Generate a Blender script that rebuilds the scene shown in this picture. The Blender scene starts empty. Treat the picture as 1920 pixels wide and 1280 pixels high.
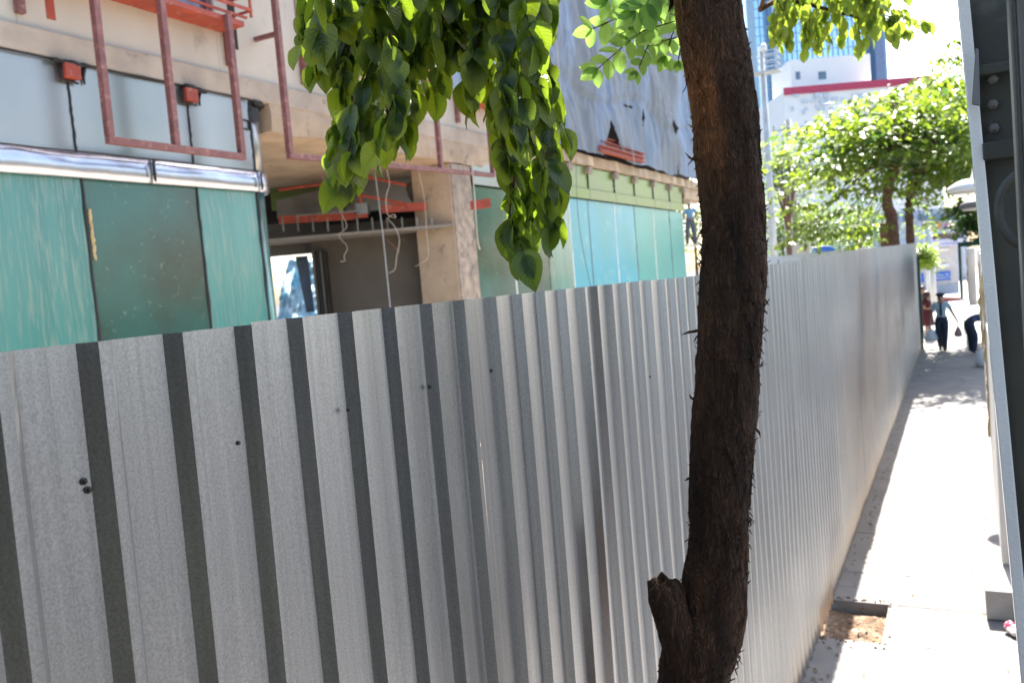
import bpy, math, random
import numpy as np
from mathutils import Vector, Matrix, noise
R_ = random.Random(7)
scene = bpy.context.scene
C = scene.collection

# ------------------------------------------------------------------ camera
F = 1600.0
EYE = np.array([0.0, 0.0, 3.05])
_vp = np.array([1794 - 960, -(463 - 640), -F]); _vp /= np.linalg.norm(_vp)
_roll = math.radians(4.8)
_up = np.array([-math.sin(_roll), math.cos(_roll), 0.0]); _up[2] = -(_up @ _vp) / _vp[2]; _up /= np.linalg.norm(_up)
RM = np.array([np.cross(_vp, _up), _vp, _up])
cd = bpy.data.cameras.new('camera'); cam = bpy.data.objects.new('camera', cd); C.objects.link(cam)
cam.matrix_world = Matrix.Translation(Vector(EYE)) @ Matrix(RM.tolist()).to_4x4()
cd.sensor_width = 36; cd.lens = 36 * F / 1920; cd.clip_end = 3000; cd.clip_start = 0.02
cd.dof.use_dof = True; cd.dof.focus_distance = 1.75; cd.dof.aperture_fstop = 6.0
scene.camera = cam

def ray(px, py): return RM @ (np.array([px - 960, 640 - py, -F]) / F)
def at_d(px, py, d): return EYE + ray(px, py) * d           # at distance d along the lens axis
def at_x(px, py, X): r = ray(px, py); return EYE + r * ((X - EYE[0]) / r[0])
def at_y(px, py, Y): r = ray(px, py); return EYE + r * ((Y - EYE[1]) / r[1])
def at_g(px, py, z=0.0): r = ray(px, py); return EYE + r * ((z - EYE[2]) / r[2])

# ------------------------------------------------------------------ light
SUN_EL, SUN_AZ = math.radians(50), math.radians(-4.2)          # azimuth from +Y, negative is to the left
sdir = Vector((math.sin(SUN_AZ) * math.cos(SUN_EL), math.cos(SUN_AZ) * math.cos(SUN_EL), math.sin(SUN_EL)))
w = bpy.data.worlds.new('World'); scene.world = w; w.use_nodes = True
nt = w.node_tree; nt.nodes.clear()
sk = nt.nodes.new('ShaderNodeTexSky'); sk.sky_type = 'NISHITA'; sk.sun_disc = False
sk.sun_elevation = SUN_EL; sk.sun_rotation = SUN_AZ; sk.air_density = 1.0; sk.dust_density = 2.5; sk.ozone_density = 1.0
bg = nt.nodes.new('ShaderNodeBackground'); bg.inputs[1].default_value = 0.10
wo = nt.nodes.new('ShaderNodeOutputWorld'); nt.links.new(sk.outputs[0], bg.inputs[0]); nt.links.new(bg.outputs[0], wo.inputs[0])
sl = bpy.data.lights.new('sun', 'SUN'); sl.energy = 5.0; sl.angle = math.radians(0.5); sl.color = (1.0, 0.95, 0.87)
so = bpy.data.objects.new('sun', sl); C.objects.link(so); so.rotation_euler = sdir.to_track_quat('Z', 'Y').to_euler()
scene.view_settings.view_transform = 'Standard'; scene.view_settings.look = 'None'
scene.view_settings.exposure = 2.15; scene.view_settings.gamma = 1

# ------------------------------------------------------------------ materials
def mat(name, c1, c2=None, rough=0.7, metal=0.0, scale=3.0, detail=6, stretch=(1, 1, 1), bump=0.0, bscale=None, spec=0.5,
        lo=0.35, hi=0.65, c3=None, s3=1.0, t3=0.62, coat=0.0, rvar=0.0):
    m = bpy.data.materials.new(name); m.use_nodes = True
    n, l = m.node_tree.nodes, m.node_tree.links
    b = n['Principled BSDF']
    b.inputs['Roughness'].default_value = rough; b.inputs['Metallic'].default_value = metal
    b.inputs['Specular IOR Level'].default_value = spec; b.inputs['Coat Weight'].default_value = coat
    b.inputs['Coat Roughness'].default_value = 0.08
    c2 = c2 or tuple(x * 0.8 for x in c1)
    tc = n.new('ShaderNodeTexCoord'); mp = n.new('ShaderNodeMapping'); mp.inputs['Scale'].default_value = stretch
    l.new(tc.outputs['Object'], mp.inputs[0])
    nz = n.new('ShaderNodeTexNoise'); nz.inputs['Scale'].default_value = scale; nz.inputs['Detail'].default_value = detail
    l.new(mp.outputs[0], nz.inputs[0])
    r = n.new('ShaderNodeValToRGB'); r.color_ramp.elements[0].position = lo; r.color_ramp.elements[1].position = hi
    r.color_ramp.elements[0].color = (*c2, 1); r.color_ramp.elements[1].color = (*c1, 1)
    l.new(nz.outputs[0], r.inputs[0]); col = r.outputs[0]
    if c3:
        n3 = n.new('ShaderNodeTexNoise'); n3.inputs['Scale'].default_value = s3; n3.inputs['Detail'].default_value = 8
        n3.inputs['Roughness'].default_value = 0.65
        mp3 = n.new('ShaderNodeMapping'); mp3.inputs['Location'].default_value = (7.3, 2.1, 4.4); mp3.inputs['Scale'].default_value = stretch
        l.new(tc.outputs['Object'], mp3.inputs[0]); l.new(mp3.outputs[0], n3.inputs[0])
        r3 = n.new('ShaderNodeValToRGB'); r3.color_ramp.elements[0].position = t3 - 0.06; r3.color_ramp.elements[1].position = t3 + 0.06
        l.new(n3.outputs[0], r3.inputs[0])
        mx = n.new('ShaderNodeMixRGB'); mx.inputs[2].default_value = (*c3, 1); l.new(r3.outputs[0], mx.inputs[0]); l.new(col, mx.inputs[1])
        col = mx.outputs[0]
    l.new(col, b.inputs['Base Color'])
    if rvar:
        mr = n.new('ShaderNodeMapRange'); mr.inputs[3].default_value = max(0.03, rough - rvar); mr.inputs[4].default_value = rough + rvar
        l.new(nz.outputs[0], mr.inputs[0]); l.new(mr.outputs[0], b.inputs['Roughness'])
    if bump:
        bn = n.new('ShaderNodeTexNoise'); bn.inputs['Scale'].default_value = bscale or scale * 4; bn.inputs['Detail'].default_value = 5
        l.new(mp.outputs[0], bn.inputs[0])
        bp = n.new('ShaderNodeBump'); bp.inputs['Strength'].default_value = bump; bp.inputs['Distance'].default_value = 0.02
        l.new(bn.outputs[0], bp.inputs['Height']); l.new(bp.outputs[0], b.inputs['Normal'])
    return m

def leaf_mat(name, ca, cb, tr, trw=0.5, veins=True):
    m = bpy.data.materials.new(name); m.use_nodes = True
    n, l = m.node_tree.nodes, m.node_tree.links
    b = n['Principled BSDF']; out = n['Material Output']
    b.inputs['Roughness'].default_value = 0.38; b.inputs['Specular IOR Level'].default_value = 0.45
    g = n.new('ShaderNodeNewGeometry')
    r = n.new('ShaderNodeValToRGB'); r.color_ramp.elements[0].color = (*ca, 1); r.color_ramp.elements[1].color = (*cb, 1)
    l.new(g.outputs['Random Per Island'], r.inputs[0]); col = r.outputs[0]
    t = n.new('ShaderNodeBsdfTranslucent'); t.inputs[0].default_value = (*tr, 1)
    if veins:
        uv = n.new('ShaderNodeUVMap'); sp = n.new('ShaderNodeSeparateXYZ'); l.new(uv.outputs[0], sp.inputs[0])
        ab = n.new('ShaderNodeMath'); ab.operation = 'ABSOLUTE'; l.new(sp.outputs[1], ab.inputs[0])
        m1 = n.new('ShaderNodeMath'); m1.operation = 'MULTIPLY_ADD'; m1.inputs[1].default_value = -0.28; l.new(ab.outputs[0], m1.inputs[0]); l.new(sp.outputs[0], m1.inputs[2])
        m2 = n.new('ShaderNodeMath'); m2.operation = 'MULTIPLY'; m2.inputs[1].default_value = 9.0; l.new(m1.outputs[0], m2.inputs[0])
        m3 = n.new('ShaderNodeMath'); m3.operation = 'PINGPONG'; m3.inputs[1].default_value = 0.5; l.new(m2.outputs[0], m3.inputs[0])
        lt = n.new('ShaderNodeMapRange'); lt.inputs[1].default_value = 0.0; lt.inputs[2].default_value = 0.12; l.new(m3.outputs[0], lt.inputs[0])
        mid = n.new('ShaderNodeMapRange'); mid.inputs[1].default_value = 0.02; mid.inputs[2].default_value = 0.09; l.new(ab.outputs[0], mid.inputs[0])
        mm = n.new('ShaderNodeMath'); mm.operation = 'MINIMUM'; l.new(lt.outputs[0], mm.inputs[0]); l.new(mid.outputs[0], mm.inputs[1])
        mx = n.new('ShaderNodeMixRGB'); mx.blend_type = 'MIX'; mx.inputs[1].default_value = (cb[0] * 1.6, cb[1] * 1.5, cb[2] * 1.6, 1)
        l.new(mm.outputs[0], mx.inputs[0]); l.new(col, mx.inputs[2]); col = mx.outputs[0]
        bp = n.new('ShaderNodeBump'); bp.inputs['Strength'].default_value = 0.5; bp.inputs['Distance'].default_value = 0.004
        l.new(m3.outputs[0], bp.inputs['Height']); l.new(bp.outputs[0], b.inputs['Normal'])
        tm = n.new('ShaderNodeMixRGB'); tm.inputs[1].default_value = (tr[0] * 0.55, tr[1] * 0.6, tr[2] * 0.5, 1); tm.inputs[2].default_value = (*tr, 1)
        l.new(mm.outputs[0], tm.inputs[0]); l.new(tm.outputs[0], t.inputs[0])
    l.new(col, b.inputs['Base Color'])
    ms = n.new('ShaderNodeMixShader'); ms.inputs[0].default_value = trw
    l.new(b.outputs[0], ms.inputs[1]); l.new(t.outputs[0], ms.inputs[2]); l.new(ms.outputs[0], out.inputs[0])
    return m

M = {}
M['asphalt'] = mat('asphalt', (0.06, 0.06, 0.062), rough=0.9, scale=8, bump=0.3)
M['concrete_walk'] = mat('concrete_walk', (0.225, 0.212, 0.20), (0.185, 0.174, 0.164), rough=0.85, scale=2.2, bump=0.25, bscale=60, c3=(0.115, 0.10, 0.09), s3=3.0, t3=0.70)
M['plaza'] = mat('plaza', (0.40, 0.39, 0.38), (0.30, 0.29, 0.28), rough=0.9, scale=1.2)
M['bounce_ground'] = mat('bounce_ground', (0.52, 0.44, 0.35), (0.42, 0.35, 0.27), rough=0.95, scale=1.5)
M['dirt'] = mat('dirt', (0.24, 0.15, 0.09), (0.12, 0.07, 0.04), rough=0.95, scale=9, bump=0.9, bscale=40, c3=(0.38, 0.30, 0.22), s3=20, t3=0.58)
M['facade'] = mat('facade', (0.60, 0.54, 0.455), (0.52, 0.46, 0.385), rough=0.85, scale=1.1, stretch=(1, 1, 0.5), bump=0.12, bscale=30, c3=(0.36, 0.31, 0.26), s3=1.6, t3=0.69)
M['ledge'] = mat('ledge', (0.52, 0.43, 0.345), (0.41, 0.335, 0.27), rough=0.9, scale=2.5, bump=0.3, bscale=20, c3=(0.22, 0.18, 0.15), s3=5, t3=0.66)
M['raw_concrete'] = mat('raw_concrete', (0.54, 0.41, 0.29), (0.42, 0.31, 0.22), rough=0.9, scale=2.0, bump=0.5, bscale=14, c3=(0.20, 0.17, 0.15), s3=4, t3=0.66)
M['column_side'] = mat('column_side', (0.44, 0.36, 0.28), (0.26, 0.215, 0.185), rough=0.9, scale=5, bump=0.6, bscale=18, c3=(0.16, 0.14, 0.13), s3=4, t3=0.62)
M['aluminium'] = mat('aluminium', (0.36, 0.365, 0.365), (0.27, 0.285, 0.27), rough=0.33, metal=0.75, scale=0.8, stretch=(1, 1, .3), bump=0.02, bscale=0.7, rvar=0.06)
M['trim_metal'] = mat('trim_metal', (0.50, 0.54, 0.62), (0.42, 0.46, 0.55), rough=0.27, metal=0.9, scale=2, bump=0.5, bscale=2.2)
M['caulk'] = mat('caulk', (0.015, 0.015, 0.017), rough=0.6)
M['glass_teal'] = mat('glass_teal', (0.072, 0.255, 0.24), (0.04, 0.155, 0.148), rough=0.22, scale=2.2, stretch=(1, 1, 0.07), spec=0.5, coat=0.4, lo=.3, hi=.7, c3=(0.15, 0.26, 0.23), s3=30.0, t3=0.56, bump=.04, bscale=1.0)
M['glass_dark_reflect'] = mat('glass_dark_reflect', (0.028, 0.115, 0.10), (0.032, 0.05, 0.038), rough=0.2, scale=0.7, spec=0.5, coat=0.2, c3=(0.20, 0.26, 0.22), s3=14, t3=0.68)  # dark reflections of trees and shade put into the pane colour
M['glass_cyan'] = mat('glass_cyan', (0.04, 0.34, 0.49), (0.045, 0.31, 0.37), rough=0.3, scale=0.5, spec=0.35, coat=0.1, c3=(0.14, 0.42, 0.46), s3=2.0, t3=0.62)
M['glass_green'] = mat('glass_green', (0.045, 0.33, 0.34), (0.04, 0.28, 0.28), rough=0.3, scale=0.5, spec=0.35, coat=0.1)
M['alu_green_reflect'] = mat('alu_green_reflect', (0.20, 0.24, 0.10), (0.14, 0.22, 0.03), rough=0.35, metal=0.25, scale=0.9, rvar=0.08, bump=0.1, bscale=1)  # green of reflected trees painted into the aluminium colour
M['red_paint'] = mat('red_paint', (0.24, 0.095, 0.088), (0.17, 0.066, 0.062), rough=0.6, scale=7, c3=(0.36, 0.17, 0.14), s3=11, t3=0.6, bump=0.1)
M['red_lead'] = mat('red_lead', (0.42, 0.07, 0.035), (0.30, 0.05, 0.03), rough=0.6, scale=5, c3=(0.5, 0.25, 0.2), s3=9, t3=0.64)
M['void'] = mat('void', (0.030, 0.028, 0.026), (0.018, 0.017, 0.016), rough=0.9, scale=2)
M['taupe'] = mat('taupe', (0.13, 0.11, 0.09), (0.10, 0.085, 0.07), rough=0.8, scale=1.2, c3=(0.17, 0.15, 0.125), s3=3, t3=0.68)
M['ceiling_board'] = mat('ceiling_board', (0.30, 0.27, 0.24), rough=0.8)
M['duct'] = mat('duct', (0.30, 0.28, 0.26), (0.16, 0.15, 0.14), rough=0.4, metal=0.4, scale=1.5, bump=0.2, bscale=2)
M['wire'] = mat('wire', (0.55, 0.48, 0.40), rough=0.6)
M['wire_dark'] = mat('wire_dark', (0.05, 0.07, 0.08), rough=0.5)
M['tarp'] = mat('tarp', (0.23, 0.30, 0.42), (0.16, 0.215, 0.31), rough=0.7, scale=1.4, stretch=(1, 1, 0.35), bump=0.15, bscale=5, c3=(0.185, 0.205, 0.235), s3=0.45, t3=0.50)
M['blue_plastic'] = mat('blue_plastic', (0.20, 0.50, 0.62), (0.48, 0.66, 0.72), rough=0.5, scale=1.5)
M['white_paint'] = mat('white_paint', (0.80, 0.79, 0.77), (0.74, 0.73, 0.71), rough=0.5, scale=3)
M['cream_board'] = mat('cream_board', (0.62, 0.57, 0.52), (0.56, 0.51, 0.46), rough=0.7, scale=4)
M['foam'] = mat('foam', (0.62, 0.48, 0.26), (0.45, 0.34, 0.18), rough=0.95, scale=14, bump=0.8, bscale=40)
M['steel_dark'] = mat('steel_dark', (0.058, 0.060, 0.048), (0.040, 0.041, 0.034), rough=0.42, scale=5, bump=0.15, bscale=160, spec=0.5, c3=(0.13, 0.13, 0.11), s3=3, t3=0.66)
M['steel_grey'] = mat('steel_grey', (0.17, 0.165, 0.155), (0.12, 0.115, 0.11), rough=0.5, scale=5, bump=0.15, bscale=160)
M['steel_sunlit'] = mat('steel_sunlit', (0.90, 0.88, 0.84), (0.84, 0.82, 0.78), rough=0.28, scale=6, bump=0.2, bscale=140, coat=1.0)
M['plinth'] = mat('plinth', (0.36, 0.33, 0.30), rough=0.85, scale=6, bump=0.3)
M['tower_glass'] = mat('tower_glass', (0.55, 0.78, 0.92), (0.42, 0.66, 0.86), rough=0.15, metal=0.75, scale=0.05)
M['tower_line'] = mat('tower_line', (0.42, 0.58, 0.72), rough=0.5)
M['tower_side'] = mat('tower_side', (0.30, 0.36, 0.50), rough=0.5)
M['white_wall'] = mat('white_wall', (0.90, 0.88, 0.84), (0.86, 0.84, 0.80), rough=0.8, scale=0.4)
M['tile'] = mat('tile', (0.62, 0.70, 0.76), rough=0.6)
M['red_band'] = mat('red_band', (0.55, 0.06, 0.12), rough=0.6)
M['pole_grey'] = mat('pole_grey', (0.52, 0.55, 0.57), rough=0.5, scale=4)
M['pole_concrete'] = mat('pole_concrete', (0.48, 0.46, 0.43), rough=0.85, scale=5)
M['window_dark'] = mat('window_dark', (0.12, 0.20, 0.28), rough=0.15, scale=1, spec=0.7)
M['skin'] = mat('skin', (0.33, 0.18, 0.12), (0.29, 0.155, 0.10), rough=0.55, scale=12)
M['hair'] = mat('hair', (0.018, 0.014, 0.013), rough=0.5, scale=30)
M['brown_hair'] = mat('brown_hair', (0.06, 0.028, 0.018), rough=0.5, scale=30)
M['shirt_blue'] = mat('shirt_blue', (0.42, 0.56, 0.62), rough=0.85, scale=12)
M['work_blue'] = mat('work_blue', (0.20, 0.42, 0.68), rough=0.85, scale=12)
M['navy'] = mat('navy', (0.022, 0.030, 0.055), rough=0.85, scale=12)
M['navy_shirt'] = mat('navy_shirt', (0.035, 0.065, 0.14), rough=0.85, scale=12)
M['maroon'] = mat('maroon', (0.075, 0.008, 0.018), rough=0.85, scale=12)
M['jeans'] = mat('jeans', (0.09, 0.12, 0.17), rough=0.85, scale=12)
M['black'] = mat('black', (0.02, 0.02, 0.022), rough=0.6)
M['white_cloth'] = mat('white_cloth', (0.75, 0.75, 0.74), rough=0.8, scale=10)
M['plastic_bag'] = mat('plastic_bag', (0.66, 0.70, 0.74), rough=0.4, scale=8)
M['brown_bag'] = mat('brown_bag', (0.40, 0.25, 0.24), rough=0.5, scale=8)
M['blue_sign'] = mat('blue_sign', (0.03, 0.13, 0.50), rough=0.4, scale=2)
M['sign_white'] = mat('sign_white', (0.85, 0.85, 0.86), rough=0.5)
M['purple_ink'] = mat('purple_ink', (0.22, 0.20, 0.45), rough=0.6)
M['awning'] = mat('awning', (0.62, 0.60, 0.72), rough=0.7)
M['maroon_board'] = mat('maroon_board', (0.14, 0.06, 0.07), rough=0.7)
M['kiosk_wall'] = mat('kiosk_wall', (0.55, 0.52, 0.50), rough=0.8)
M['kiosk_base'] = mat('kiosk_base', (0.34, 0.38, 0.46), rough=0.8)
M['shop_wall'] = mat('shop_wall', (0.50, 0.54, 0.62), rough=0.8)
M['green_canvas'] = mat('green_canvas', (0.015, 0.075, 0.055), rough=0.7)
M['bark_far'] = mat('bark_far', (0.20, 0.10, 0.065), (0.10, 0.055, 0.04), rough=0.9, scale=10, bump=0.5)
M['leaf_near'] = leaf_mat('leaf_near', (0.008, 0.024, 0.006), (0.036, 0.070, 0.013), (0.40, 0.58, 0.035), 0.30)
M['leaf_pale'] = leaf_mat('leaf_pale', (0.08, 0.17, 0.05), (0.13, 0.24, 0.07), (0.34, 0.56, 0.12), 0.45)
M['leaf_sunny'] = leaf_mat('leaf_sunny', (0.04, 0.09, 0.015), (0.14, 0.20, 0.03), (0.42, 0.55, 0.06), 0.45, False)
M['leaf_far'] = leaf_mat('leaf_far', (0.022, 0.055, 0.010), (0.145, 0.205, 0.038), (0.34, 0.49, 0.04), 0.42, False)
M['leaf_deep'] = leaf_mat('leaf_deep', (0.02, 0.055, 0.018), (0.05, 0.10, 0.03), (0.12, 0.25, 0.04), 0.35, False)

def bark_material():
    m = bpy.data.materials.new('bark'); m.use_nodes = True
    n, l = m.node_tree.nodes, m.node_tree.links; b = n['Principled BSDF']
    tc = n.new('ShaderNodeTexCoord'); mp = n.new('ShaderNodeMapping'); mp.inputs['Scale'].default_value = (1, 1, 0.22)
    l.new(tc.outputs['Object'], mp.inputs[0])
    nz0 = n.new('ShaderNodeTexNoise'); nz0.inputs['Scale'].default_value = 18; l.new(mp.outputs[0], nz0.inputs[0])
    mxv = n.new('ShaderNodeMixRGB'); mxv.inputs[0].default_value = 0.30; l.new(mp.outputs[0], mxv.inputs[1]); l.new(nz0.outputs[1], mxv.inputs[2])
    vo = n.new('ShaderNodeTexVoronoi'); vo.feature = 'DISTANCE_TO_EDGE'; vo.inputs['Scale'].default_value = 62; l.new(mxv.outputs[0], vo.inputs[0])
    vc = n.new('ShaderNodeTexVoronoi'); vc.inputs['Scale'].default_value = 62; l.new(mxv.outputs[0], vc.inputs[0])
    nz = n.new('ShaderNodeTexNoise'); nz.inputs['Scale'].default_value = 5; nz.inputs['Detail'].default_value = 10; nz.inputs['Roughness'].default_value = 0.7; l.new(mp.outputs[0], nz.inputs[0])
    nf = n.new('ShaderNodeTexNoise'); nf.inputs['Scale'].default_value = 70; nf.inputs['Detail'].default_value = 8; l.new(mp.outputs[0], nf.inputs[0])
    r = n.new('ShaderNodeValToRGB'); e = r.color_ramp.elements
    e[0].position = 0.36; e[0].color = (0.042, 0.027, 0.020, 1); e[1].position = 0.66; e[1].color = (0.34, 0.145, 0.060, 1)
    ee = r.color_ramp.elements.new(0.52); ee.color = (0.115, 0.062, 0.038, 1)
    l.new(nz.outputs[0], r.inputs[0])
    hs = n.new('ShaderNodeMixRGB'); hs.blend_type = 'MULTIPLY'; hs.inputs[0].default_value = 0.4
    vr = n.new('ShaderNodeValToRGB'); vr.color_ramp.elements[0].color = (0.35, 0.32, 0.3, 1); vr.color_ramp.elements[1].color = (1.2, 1.1, 1.0, 1)
    l.new(vc.outputs['Color'], vr.inputs[0]); l.new(r.outputs[0], hs.inputs[1]); l.new(vr.outputs[0], hs.inputs[2])
    cr = n.new('ShaderNodeMapRange'); cr.inputs[1].default_value = 0.0; cr.inputs[2].default_value = 0.22; cr.inputs[3].default_value = 0.45; cr.inputs[4].default_value = 1.0
    l.new(vo.outputs[0], cr.inputs[0])
    mu = n.new('ShaderNodeMixRGB'); mu.blend_type = 'MULTIPLY'; mu.inputs[0].default_value = 0.5; l.new(hs.outputs[0], mu.inputs[1]); l.new(cr.outputs[0], mu.inputs[2])
    l.new(mu.outputs[0], b.inputs['Base Color'])
    ad = n.new('ShaderNodeMath'); ad.operation = 'MULTIPLY_ADD'; ad.inputs[1].default_value = 0.5
    l.new(nf.outputs[0], ad.inputs[0]); l.new(cr.outputs[0], ad.inputs[2])
    bp = n.new('ShaderNodeBump'); bp.inputs['Strength'].default_value = 1.0; bp.inputs['Distance'].default_value = 0.012
    l.new(ad.outputs[0], bp.inputs['Height']); l.new(bp.outputs[0], b.inputs['Normal'])
    b.inputs['Roughness'].default_value = 0.9; b.inputs['Specular IOR Level'].default_value = 0.2
    return m
M['bark'] = bark_material()

def fence_material():
    m = bpy.data.materials.new('galvanised_sheet'); m.use_nodes = True
    n, l = m.node_tree.nodes, m.node_tree.links; b = n['Principled BSDF']
    tc = n.new('ShaderNodeTexCoord')
    sp = n.new('ShaderNodeTexNoise'); sp.inputs['Scale'].default_value = 240; sp.inputs['Detail'].default_value = 2; l.new(tc.outputs['Object'], sp.inputs[0])
    mp = n.new('ShaderNodeMapping'); mp.inputs['Scale'].default_value = (30, 30, 0.35); l.new(tc.outputs['Object'], mp.inputs[0])
    st = n.new('ShaderNodeTexNoise'); st.inputs['Scale'].default_value = 2.5; st.inputs['Detail'].default_value = 5; l.new(mp.outputs[0], st.inputs[0])
    bl = n.new('ShaderNodeTexNoise'); bl.inputs['Scale'].default_value = 1.3; bl.inputs['Detail'].default_value = 6; l.new(tc.outputs['Object'], bl.inputs[0])
    a = n.new('ShaderNodeMapRange'); a.inputs[1].default_value = 0.3; a.inputs[2].default_value = 0.7; a.inputs[3].default_value = 0.80; a.inputs[4].default_value = 1.12; l.new(sp.outputs[0], a.inputs[0])
    c = n.new('ShaderNodeMapRange'); c.inputs[1].default_value = 0.3; c.inputs[2].default_value = 0.7; c.inputs[3].default_value = 0.88; c.inputs[4].default_value = 1.08; l.new(st.outputs[0], c.inputs[0])
    d = n.new('ShaderNodeMapRange'); d.inputs[1].default_value = 0.3; d.inputs[2].default_value = 0.7; d.inputs[3].default_value = 0.9; d.inputs[4].default_value = 1.05; l.new(bl.outputs[0], d.inputs[0])
    m1 = n.new('ShaderNodeMath'); m1.operation = 'MULTIPLY'; l.new(a.outputs[0], m1.inputs[0]); l.new(c.outputs[0], m1.inputs[1])
    m2 = n.new('ShaderNodeMath'); m2.operation = 'MULTIPLY'; l.new(m1.outputs[0], m2.inputs[0]); l.new(d.outputs[0], m2.inputs[1])
    cc = n.new('ShaderNodeMixRGB'); cc.blend_type = 'MULTIPLY'; cc.inputs[0].default_value = 1; cc.inputs[1].default_value = (0.455, 0.455, 0.458, 1); l.new(m2.outputs[0], cc.inputs[2])
    # splash of soil along the foot of the sheets
    se = n.new('ShaderNodeSeparateXYZ'); l.new(tc.outputs['Object'], se.inputs[0])
    zz = n.new('ShaderNodeMath'); zz.operation = 'MULTIPLY_ADD'; zz.inputs[1].default_value = 0.5; l.new(bl.outputs[0], zz.inputs[0])
    ng = n.new('ShaderNodeMath'); ng.operation = 'MULTIPLY'; ng.inputs[1].default_value = -1; l.new(se.outputs[2], ng.inputs[0]); l.new(ng.outputs[0], zz.inputs[2])
    zr = n.new('ShaderNodeMapRange'); zr.inputs[1].default_value = -0.15; zr.inputs[2].default_value = 0.2; zr.inputs[3].default_value = 0.0; zr.inputs[4].default_value = 0.55; l.new(zz.outputs[0], zr.inputs[0])
    sm = n.new('ShaderNodeMixRGB'); sm.inputs[2].default_value = (0.55, 0.46, 0.36, 1); l.new(zr.outputs[0], sm.inputs[0]); l.new(cc.outputs[0], sm.inputs[1])
    y1_ = n.new('ShaderNodeMapRange'); y1_.interpolation_type = 'SMOOTHSTEP'; y1_.inputs[1].default_value = 8.8; y1_.inputs[2].default_value = 11.2; l.new(se.outputs[1], y1_.inputs[0])  # from here: brown blurred reflection painted into the sheet colour
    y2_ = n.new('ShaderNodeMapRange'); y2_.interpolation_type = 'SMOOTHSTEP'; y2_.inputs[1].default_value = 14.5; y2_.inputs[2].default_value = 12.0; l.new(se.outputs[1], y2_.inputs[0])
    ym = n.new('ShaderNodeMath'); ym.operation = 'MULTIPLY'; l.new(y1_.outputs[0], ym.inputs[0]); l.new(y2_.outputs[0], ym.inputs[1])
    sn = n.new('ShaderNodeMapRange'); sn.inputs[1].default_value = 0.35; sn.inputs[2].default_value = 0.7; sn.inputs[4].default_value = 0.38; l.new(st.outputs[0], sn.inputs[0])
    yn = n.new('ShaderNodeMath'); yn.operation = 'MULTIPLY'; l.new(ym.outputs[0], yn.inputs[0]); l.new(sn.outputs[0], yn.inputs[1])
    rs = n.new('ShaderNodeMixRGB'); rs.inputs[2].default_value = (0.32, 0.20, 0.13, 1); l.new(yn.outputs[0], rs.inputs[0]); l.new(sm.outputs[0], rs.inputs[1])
    l.new(rs.outputs[0], b.inputs['Base Color'])
    rr = n.new('ShaderNodeMapRange'); rr.inputs[1].default_value = 0.3; rr.inputs[2].default_value = 0.7; rr.inputs[3].default_value = 0.30; rr.inputs[4].default_value = 0.34; l.new(sp.outputs[0], rr.inputs[0]); l.new(rr.outputs[0], b.inputs['Roughness'])
    b.inputs['Metallic'].default_value = 0.85
    return m
M['fence'] = fence_material()

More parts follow.
